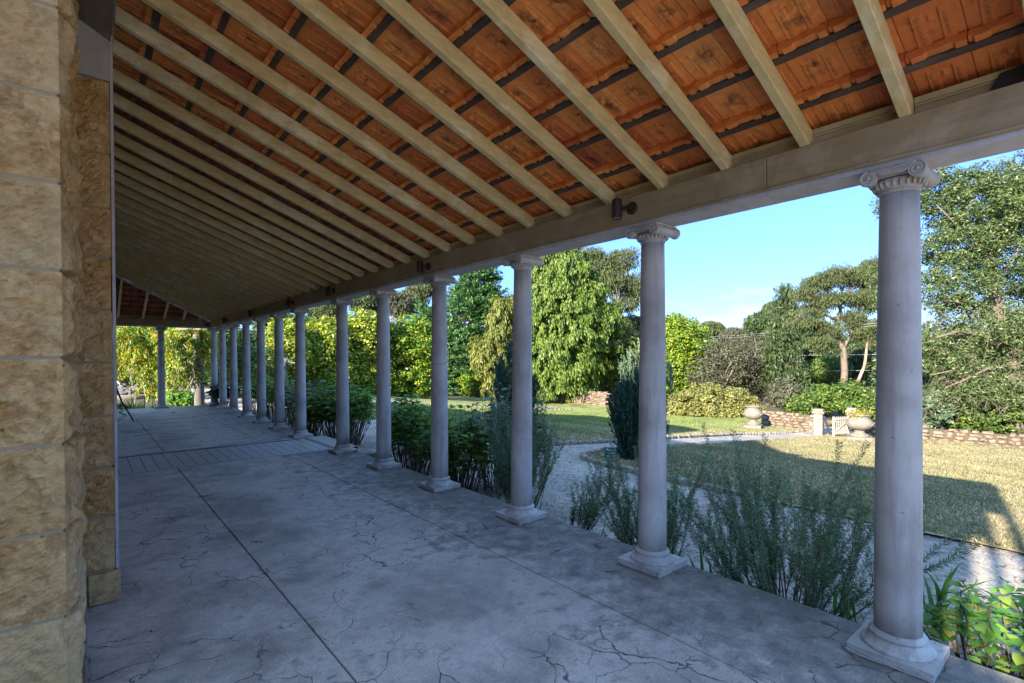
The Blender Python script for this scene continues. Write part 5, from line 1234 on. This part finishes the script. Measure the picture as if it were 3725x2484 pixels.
def hydrangea(label, base, rx, ry, h, n, seed, mt, leaf=.10, group='hydrangea bushes along the verandah'):
    g = np.random.default_rng(seed); t = thing('hydrangea_bush', label, 'bush', base, group=group); mb = MB(); P = []; A = []; Nn = []
    for i in range(n):
        a = g.uniform(0, 2*pi); rr = g.random()**.5; b0 = np.array([cos(a)*rx*.5*rr, sin(a)*ry*.6*rr, 0]); tp = np.array([cos(a)*rx*rr, sin(a)*ry*rr, h*g.uniform(.55, 1.05)*(1-.25*rr)])
        m1 = (b0+tp)/2+g.normal(0, .05, 3); mb.tube([b0, m1, tp], [.007, .005, .0035], 4, cap=False); d = unit((tp-m1)[None])[0]
        for lv in range(5):
            u = 1-.17*lv; c = m1+(tp-m1)*max(u, 0)
            if lv > 3 and g.random() < .5: continue
            for s_ in (0, 1):
                an = lv*pi/2+s_*pi+g.uniform(-.5, .5); q = np.array([cos(an), sin(an), g.uniform(-.15, .5)]); P.append(c+q*.015); A.append(q); Nn.append(np.array([0, 0, 1.0])+g.normal(0, .3, 3))
    P = np.array(P); A = np.array(A); Nn = np.array(Nn); sz = leaf*g.uniform(.6, 1.3, len(P)); V, Fq = build_leafs(P, A, Nn, sz, .62)
    link('foliage', nmesh('foliage', V, Fq, mt), t); link('stem', mb.mesh('stem', M['stem']), t); return t
hydrangea('leafy bush with broad bright leaves at the lower right corner', (4.0, .34, -.38), .44, .46, .64, 60, 531, M['hydra'], .085)
hydrangea('broad leaved bush between the fourth and fifth columns', (4.0, 5.95, -.38), .42, .66, 1.25, 120, 532, M['hydra'], .12)
hydrangea('purple tinged hydrangea behind the fourth column', (4.6, 5.7, -.38), .55, .75, 1.5, 110, 533, M['hydrapurple'], .10)
hydrangea('hydrangea with yellowing leaves between the fifth and sixth columns', (4.05, 7.35, -.38), .44, .62, 1.38, 110, 534, M['hydra'], .12)
hydrangea('big dark hydrangea beyond the tiled strip, right of the seventh column', (4.4, 11.1, -.38), .62, 1.1, 1.5, 190, 535, M['hydra'], .14)
hydrangea('hydrangea leaning over the plinth of the eighth column', (3.95, 11.9, -.38), .40, .6, 1.2, 60, 536, M['hydra'], .14)
hydrangea('dark bush between the eighth and ninth columns', (4.3, 13.3, -.38), .6, .9, 1.5, 90, 537, M['hydrapurple'], .13)
hydrangea('dark bush outside the tenth and eleventh columns', (4.3, 15.6, -.38), .6, 1.2, 1.6, 110, 538, M['hydra'], .13)
hydrangea('dark glossy bush wrapping the far corner column', (3.5, 18.95, -.1), .45, .45, .95, 70, 539, M['darkstrap'], .18)
hydrangea('bush outside the twelfth column', (4.3, 17.9, -.38), .6, .8, 1.5, 80, 540, M['hydra'], .13)
# red salvia sprigs
t = thing('salvia', 'thin salvia stems with small red flowers right of the second column', 'plant', (3.95, 2.02, -.38)); mb = MB(); fl = MB(); g = np.random.default_rng(550)
for k in range(5):
    tp = np.array([g.uniform(-.05, .25), g.uniform(-.05, .25), g.uniform(.5, .88)]); mb.tube([(0, 0, 0), tuple(tp*.5+g.normal(0, .02, 3)), tuple(tp)], [.003, .0025, .0015], 4)
    for _ in range(4):
        c = tp+g.normal(0, .016, 3)*np.array([1, 1, 1.4]); fl.add([c+np.array([.012, 0, 0]), c+np.array([0, .011, .007]), c+np.array([-.012, 0, .005]), c+np.array([0, -.011, -.006])], [(0, 1, 2, 3)])
part('stem', mb, M['stem'], t); part('flower', fl, M['petal'], t)['kind'] = 'stuff'

# fluted urn on a pedestal between the fifth and sixth columns
t = thing('fluted_urn', 'grey fluted urn on a pedestal seen between the fifth and sixth columns', 'urn', (5.0, 8.95, -.38))
mb = MB(); mb.box(-.17, .17, -.17, .17, -.1, .14); mb.box(-.14, .14, -.14, .14, .14, .42); mb.box(-.17, .17, -.17, .17, .42, .48); bevel(part('pedestal', mb, M['stone_far'], t), .01)
mb = MB(); mb.lathe([(.11, .48), (.11, .51), (.06, .55), (.05, .59), (.08, .61)], 24); part('foot', mb, M['fountain'], t, True)
mb = MB(); mb.lathe([(.07, .60), (.12, .64), (.145, .70), (.135, .76), (.13, .86), (.15, .90), (.12, .90), (.11, .8)], 48, flute=.07, fl0=.61, fl1=.87); part('bowl', mb, M['fountain'], t)
mb = MB(); mb.lathe([(.15, .895), (.205, .91), (.21, .935), (.19, .95), (.14, .945)], 32); part('rim', mb, M['fountain'], t, True)

# ------------------------------------------------------------------ statues
def skin_obj(name, nodes, edges, parent, mt, sub=2, root=0):
    me = bpy.data.meshes.new(name); me.from_pydata([n_[0] for n_ in nodes], edges, []); o_ = bpy.data.objects.new(name, me); COL.objects.link(o_); o_.parent = parent
    sk = o_.modifiers.new('skin', 'SKIN'); sv = me.skin_vertices[0].data
    for i, n_ in enumerate(nodes):
        r = n_[1]; sv[i].radius = (r, r) if not hasattr(r, '__len__') else r; sv[i].use_root = (i == root)
    o_.modifiers.new('sub', 'SUBSURF').levels = sub; o_.modifiers['sub'].render_levels = sub
    dg = bpy.context.evaluated_depsgraph_get(); dg.update(); nm = bpy.data.meshes.new_from_object(o_.evaluated_get(dg)); nm.name = name
    bpy.data.objects.remove(o_); nm.materials.clear(); nm.materials.append(mt); nm.polygons.foreach_set('use_smooth', [True]*len(nm.polygons))
    return link(name, nm, parent)
# robed woman, arm stretched to the right of the picture, on a pedestal
sp_ = at(652, 905, 20); t = thing('statue', 'grey stone statue of a draped figure with outstretched arm, seen left of the seventh column', 'statue', (sp_.x, sp_.y, -.38), -YAW+.25)
mb = MB(); mb.box(-.2, .2, -.2, .2, 0, .55); mb.box(-.24, .24, -.24, .24, .55, .62); part('pedestal', mb, M['fountain'], t)
z = .62
body = [((0, 0, z+.80), (.13, .11)), ((0, 0, z+.95), (.11, .09)), ((0, -.01, z+1.12), (.14, .10)), ((0, 0, z+1.25), (.10, .08)), ((0, 0, z+1.32), .045), ((0, -.02, z+1.40), .075), ((0, -.02, z+1.50), .065),
        ((.14, 0, z+1.22), .055), ((.30, -.03, z+1.10), .04), ((.48, -.12, z+1.10), .03), ((.58, -.16, z+1.13), .022), ((-.14, 0, z+1.22), .055), ((-.20, -.02, z+1.0), .042), ((-.12, -.12, z+.86), .032),
        ((.02, 0, z+.62), (.17, .14)), ((.02, 0, z+.4), (.16, .14)), ((.02, 0, z+.2), (.17, .15)), ((.02, 0, z+.02), (.20, .18))]
skin_obj('figure', body, [(0, 1), (1, 2), (2, 3), (3, 4), (4, 5), (5, 6), (3, 7), (7, 8), (8, 9), (9, 10), (3, 11), (11, 12), (12, 13), (0, 14), (14, 15), (15, 16), (16, 17)], t, M['fountain'])
# rearing horse fountain
hp_ = at(300, 905, 25); t = thing('horse_fountain', 'grey stone fountain with a rearing horse arching its neck over rocks', 'fountain', (hp_.x, hp_.y, -.38), -YAW-.45)
hz = .55
hn = [((.45, 0, hz+.75), .25), ((.15, 0, hz+.85), .24), ((-.15, 0, hz+1.0), .24), ((-.30, 0, hz+1.22), .17), ((-.45, 0, hz+1.38), .12), ((-.62, 0, hz+1.36), .10), ((-.72, 0, hz+1.20), .08), ((-.74, 0, hz+1.06), .055),
      ((-.30, .12, hz+.85), .10), ((-.58, .13, hz+.80), .065), ((-.66, .13, hz+.60), .045), ((-.52, .13, hz+.50), .04), ((-.30, -.12, hz+.85), .10), ((-.50, -.14, hz+.72), .065), ((-.44, -.14, hz+.5), .045), ((-.34, -.14, hz+.40), .04),
      ((.55, .14, hz+.55), .14), ((.40, .16, hz+.35), .09), ((.55, .16, hz+.15), .055), ((.48, .16, hz), .05), ((.55, -.14, hz+.55), .14), ((.40, -.16, hz+.35), .09), ((.55, -.16, hz+.15), .055), ((.48, -.16, hz), .05),
      ((.72, 0, hz+.72), .07), ((.88, 0, hz+.50), .05), ((1.0, 0, hz+.3), .03)]
skin_obj('horse', hn, [(0, 1), (1, 2), (2, 3), (3, 4), (4, 5), (5, 6), (6, 7), (2, 8), (8, 9), (9, 10), (10, 11), (2, 12), (12, 13), (13, 14), (14, 15), (0, 16), (16, 17), (17, 18), (18, 19), (0, 20), (20, 21), (21, 22), (22, 23), (0, 24), (24, 25), (25, 26)], t, M['fountain'], 2, 1)
mb = MB()
for s_ in (-1, 1): mb.tube([(-.47, s_*.05, hz+1.48), (-.49, s_*.06, hz+1.58)], [.03, .008], 5)
for k in range(8): u = k/7; mb.tube([(-.20-.27*u, 0, hz+1.28+.22*u-.10*u*u), (-.12-.27*u, .03, hz+1.38+.22*u-.1*u*u)], [.05, .01], 5)
part('mane', mb, M['fountain'], t)
rocks = [stone_mesh('rock', 1, 1, 1, 60+i, M['fountain'], 3, .3) for i in range(3)]
g = random.Random(4)
for k in range(15): o_ = link('rock', rocks[k % 3], t, (g.uniform(-.8, 1.1), g.uniform(-.5, .5), g.uniform(0, .45)), (g.random()*3, g.random()*3, g.random()*3)); s_ = g.uniform(.22, .42); o_.scale = (s_, s_, s_*.8)
mb = MB(); jet = [(-.75-1.1*u, -.1, .62+.5*u*4*(.42-u*.35)) for u in np.linspace(0, 1, 14)]; mb.tube(jet, [.012+.01*u for u in np.linspace(0, 1, 14)], 5); part('water_jet', mb, M['water'], t)
pw = at(330, 925, 24.0); t = thing('pond_rim', 'pale curved stone rim of the pond in front of the horse fountain', 'pond', (hp_.x, hp_.y, -.38))
mb = MB(); ring = [(1.75, -.1), (1.75, .16), (1.72, .2), (1.5, .2), (1.48, .16), (1.48, -.1)]; mb.lathe(ring, 48); part('rim', mb, M['stone_far'], t, True)
mb = MB(); mb.lathe([(1.47, .10), (.001, .10)], 48); M['pond'] = m_plain('pond_water', (.03, .05, .045), .05, .1); part('pond_water', mb, M['pond'], t)

# pergola beyond the end: two thick stone pillars and a timber beam
for i, (x, y, dd) in enumerate([(458, 935, 17.2), (400, 935, 24.5)]):
    p = at(x, y, dd); t = thing('pergola_pillar', ['thick round stone pillar wrapped in vine stems beyond the end of the verandah', 'farther stone pillar half hidden in the yellow leaves'][i], 'pillar', (p.x, p.y, -.38), group='pergola pillars beyond the verandah')
    mb = MB(); mb.lathe([(.19, 0), (.19, .12), (.155, .16), (.15, 1.6), (.14, 2.55), (.17, 2.6), (.17, 2.72)], 24); part('shaft', mb, M['fountain'], t, True)
    mb = MB(); mb.tube([(.16*cos(a_), .16*sin(a_), .3+a_*.2) for a_ in np.linspace(0, 11, 50)], .012, 5); part('vine_stem', mb, M['barkpale'], t)
pb0 = at(425, 758, 17.2); pb1 = at(520, 752, 17.2)
t = thing('pergola_beam', 'weathered timber beam under the vine leaves at the far end', 'beam', (0, 0, 0)); mb = MB()
for k in range(3): hexbar(mb, at(405+8*k, 757, 17.2+.9*k), at(545, 757-2*k, 17.2+.9*k), .09, .13)
part('timber', mb, M['plate'], t)
# wisteria-like tree curtain over the end opening
make_tree('wisteria_vine', 'green and golden vine foliage hanging over the far end opening, left of the lone column', 'vine', M['wist'], M['barkpale'], at(345, 940, 22.5)*1.0, [E(300, 785, 55, 38, 22.5), E(340, 800, 45, 55, 22), E(285, 820, 35, 34, 23), E(350, 860, 22, 40, 22.5), E(270, 760, 40, 22, 22), E(330, 760, 60, 20, 21.5)],
    'weep', 620, 44, .10, .32, 601, .06, limbs=26, asp=.42, mid=.6, crown='foliage', group='vines over the pergola')
make_tree('wisteria_vine', 'tangled vine with yellow leaves and pale stems right of the lone end column', 'vine', M['wist'], M['barkpale'], at(430, 940, 20)*1.0, [E(405, 790, 32, 34, 20.5), E(440, 800, 45, 42, 20), E(420, 850, 40, 40, 20.5), E(470, 800, 30, 42, 20), E(400, 900, 26, 26, 20.5), E(430, 765, 55, 16, 19.6), E(452, 790, 26, 40, 16.8), E(446, 850, 14, 20, 16.8)],
    'weep', 520, 40, .095, .28, 602, .05, limbs=50, asp=.42, mid=.35, crown='foliage', group='vines over the pergola')
make_tree('wisteria_vine', 'darker vine foliage between the corner columns', 'vine', M['under'], M['stem'], at(505, 940, 23)*1.0, [E(480, 830, 30, 60, 23), E(525, 820, 40, 65, 24), E(560, 840, 30, 60, 25), E(600, 850, 26, 60, 27), E(500, 770, 50, 25, 23)],
    'broad', 420, 36, .15, .35, 603, .05, limbs=20, asp=.5, crown='foliage', group='vines over the pergola')
make_tree('leafy_shrub', 'low green leafy shrub right of the lone end column foot', 'shrub', M['hydra'], M['stem'], at(415, 940, 18.6)*1.0, [E(415, 915, 26, 16, 18.6), E(440, 920, 20, 12, 18.6)], 'broad', 90, 30, .12, .2, 604, .03, limbs=6, crown='foliage')
make_tree('background_tree', 'blue-green shaded tree behind the horse fountain', 'tree', M['gumdark'], M['bark'], gbase(300, 900, 36), [E(270, 860, 50, 50, 36), E(330, 800, 60, 60, 38), E(400, 820, 50, 60, 38), E(470, 820, 60, 60, 38), E(560, 820, 60, 60, 42), E(240, 780, 60, 60, 38)], 'broad', 600, 36, .32, .7, 605, .2, limbs=16, group='bushland trees beyond the garden')

# folding slatted chair by the wall
t = thing('garden_chair', 'black iron garden chair with weathered slats, cut off by the stone nib', 'chair', (.60, 15.5, 0), 0)
for y in (-.22, .22):
    mb = MB(); mb.tube([(.28, y, .02), (.06, y, .50), (-.10, y, 1.02)], .016, 6); part('side_bar', mb, M['ironbar'], t)
    mb = MB(); mb.tube([(-.20, y, .02), (-.02, y, .04), (.14, y, .16), (.0, y, .24), (.06, y, .27), (.18, y, .36), (-.15, y, .42)], .011, 6); part('wire_leg', mb, M['ironbar'], t)
for k in range(5): mb = MB(); mb.box(-.32+k*.085, -.26+k*.085, -.24, .24, .42, .44); part('seat_slat', mb, M['slat'], t)
for k in range(4): mb = MB(); mb.box(-.01, .01, -.24, .24, .52+k*.095, .585+k*.095, M=Matrix.Translation((-.06-.035*k, 0, 0))); part('back_slat', mb, M['slat'], t)
# fallen leaf on the floor
o = stone_mesh('x', 1, 1, 1, 1, M['slat'], 1); bpy.data.meshes.remove(o)
lp = fp(400/KD+870/3.92/KD, 1180/KD+1270/3.92/KD)
V, Fq = build_leafs(np.array([[0, 0, .01], [.05, .03, .012]]), np.array([[1, .2, .2], [.6, -.8, .2]]), np.array([[0, 0, 1.], [.2, 0, 1.]]), np.array([.13, .09]), .5, .3, .1)
o = link('fallen_leaf', nmesh('fallen_leaf', V, Fq, M['litter'])); o.location = lp; tag(o, 'curled brown fallen leaf lying on the floor near the far end', 'leaf')
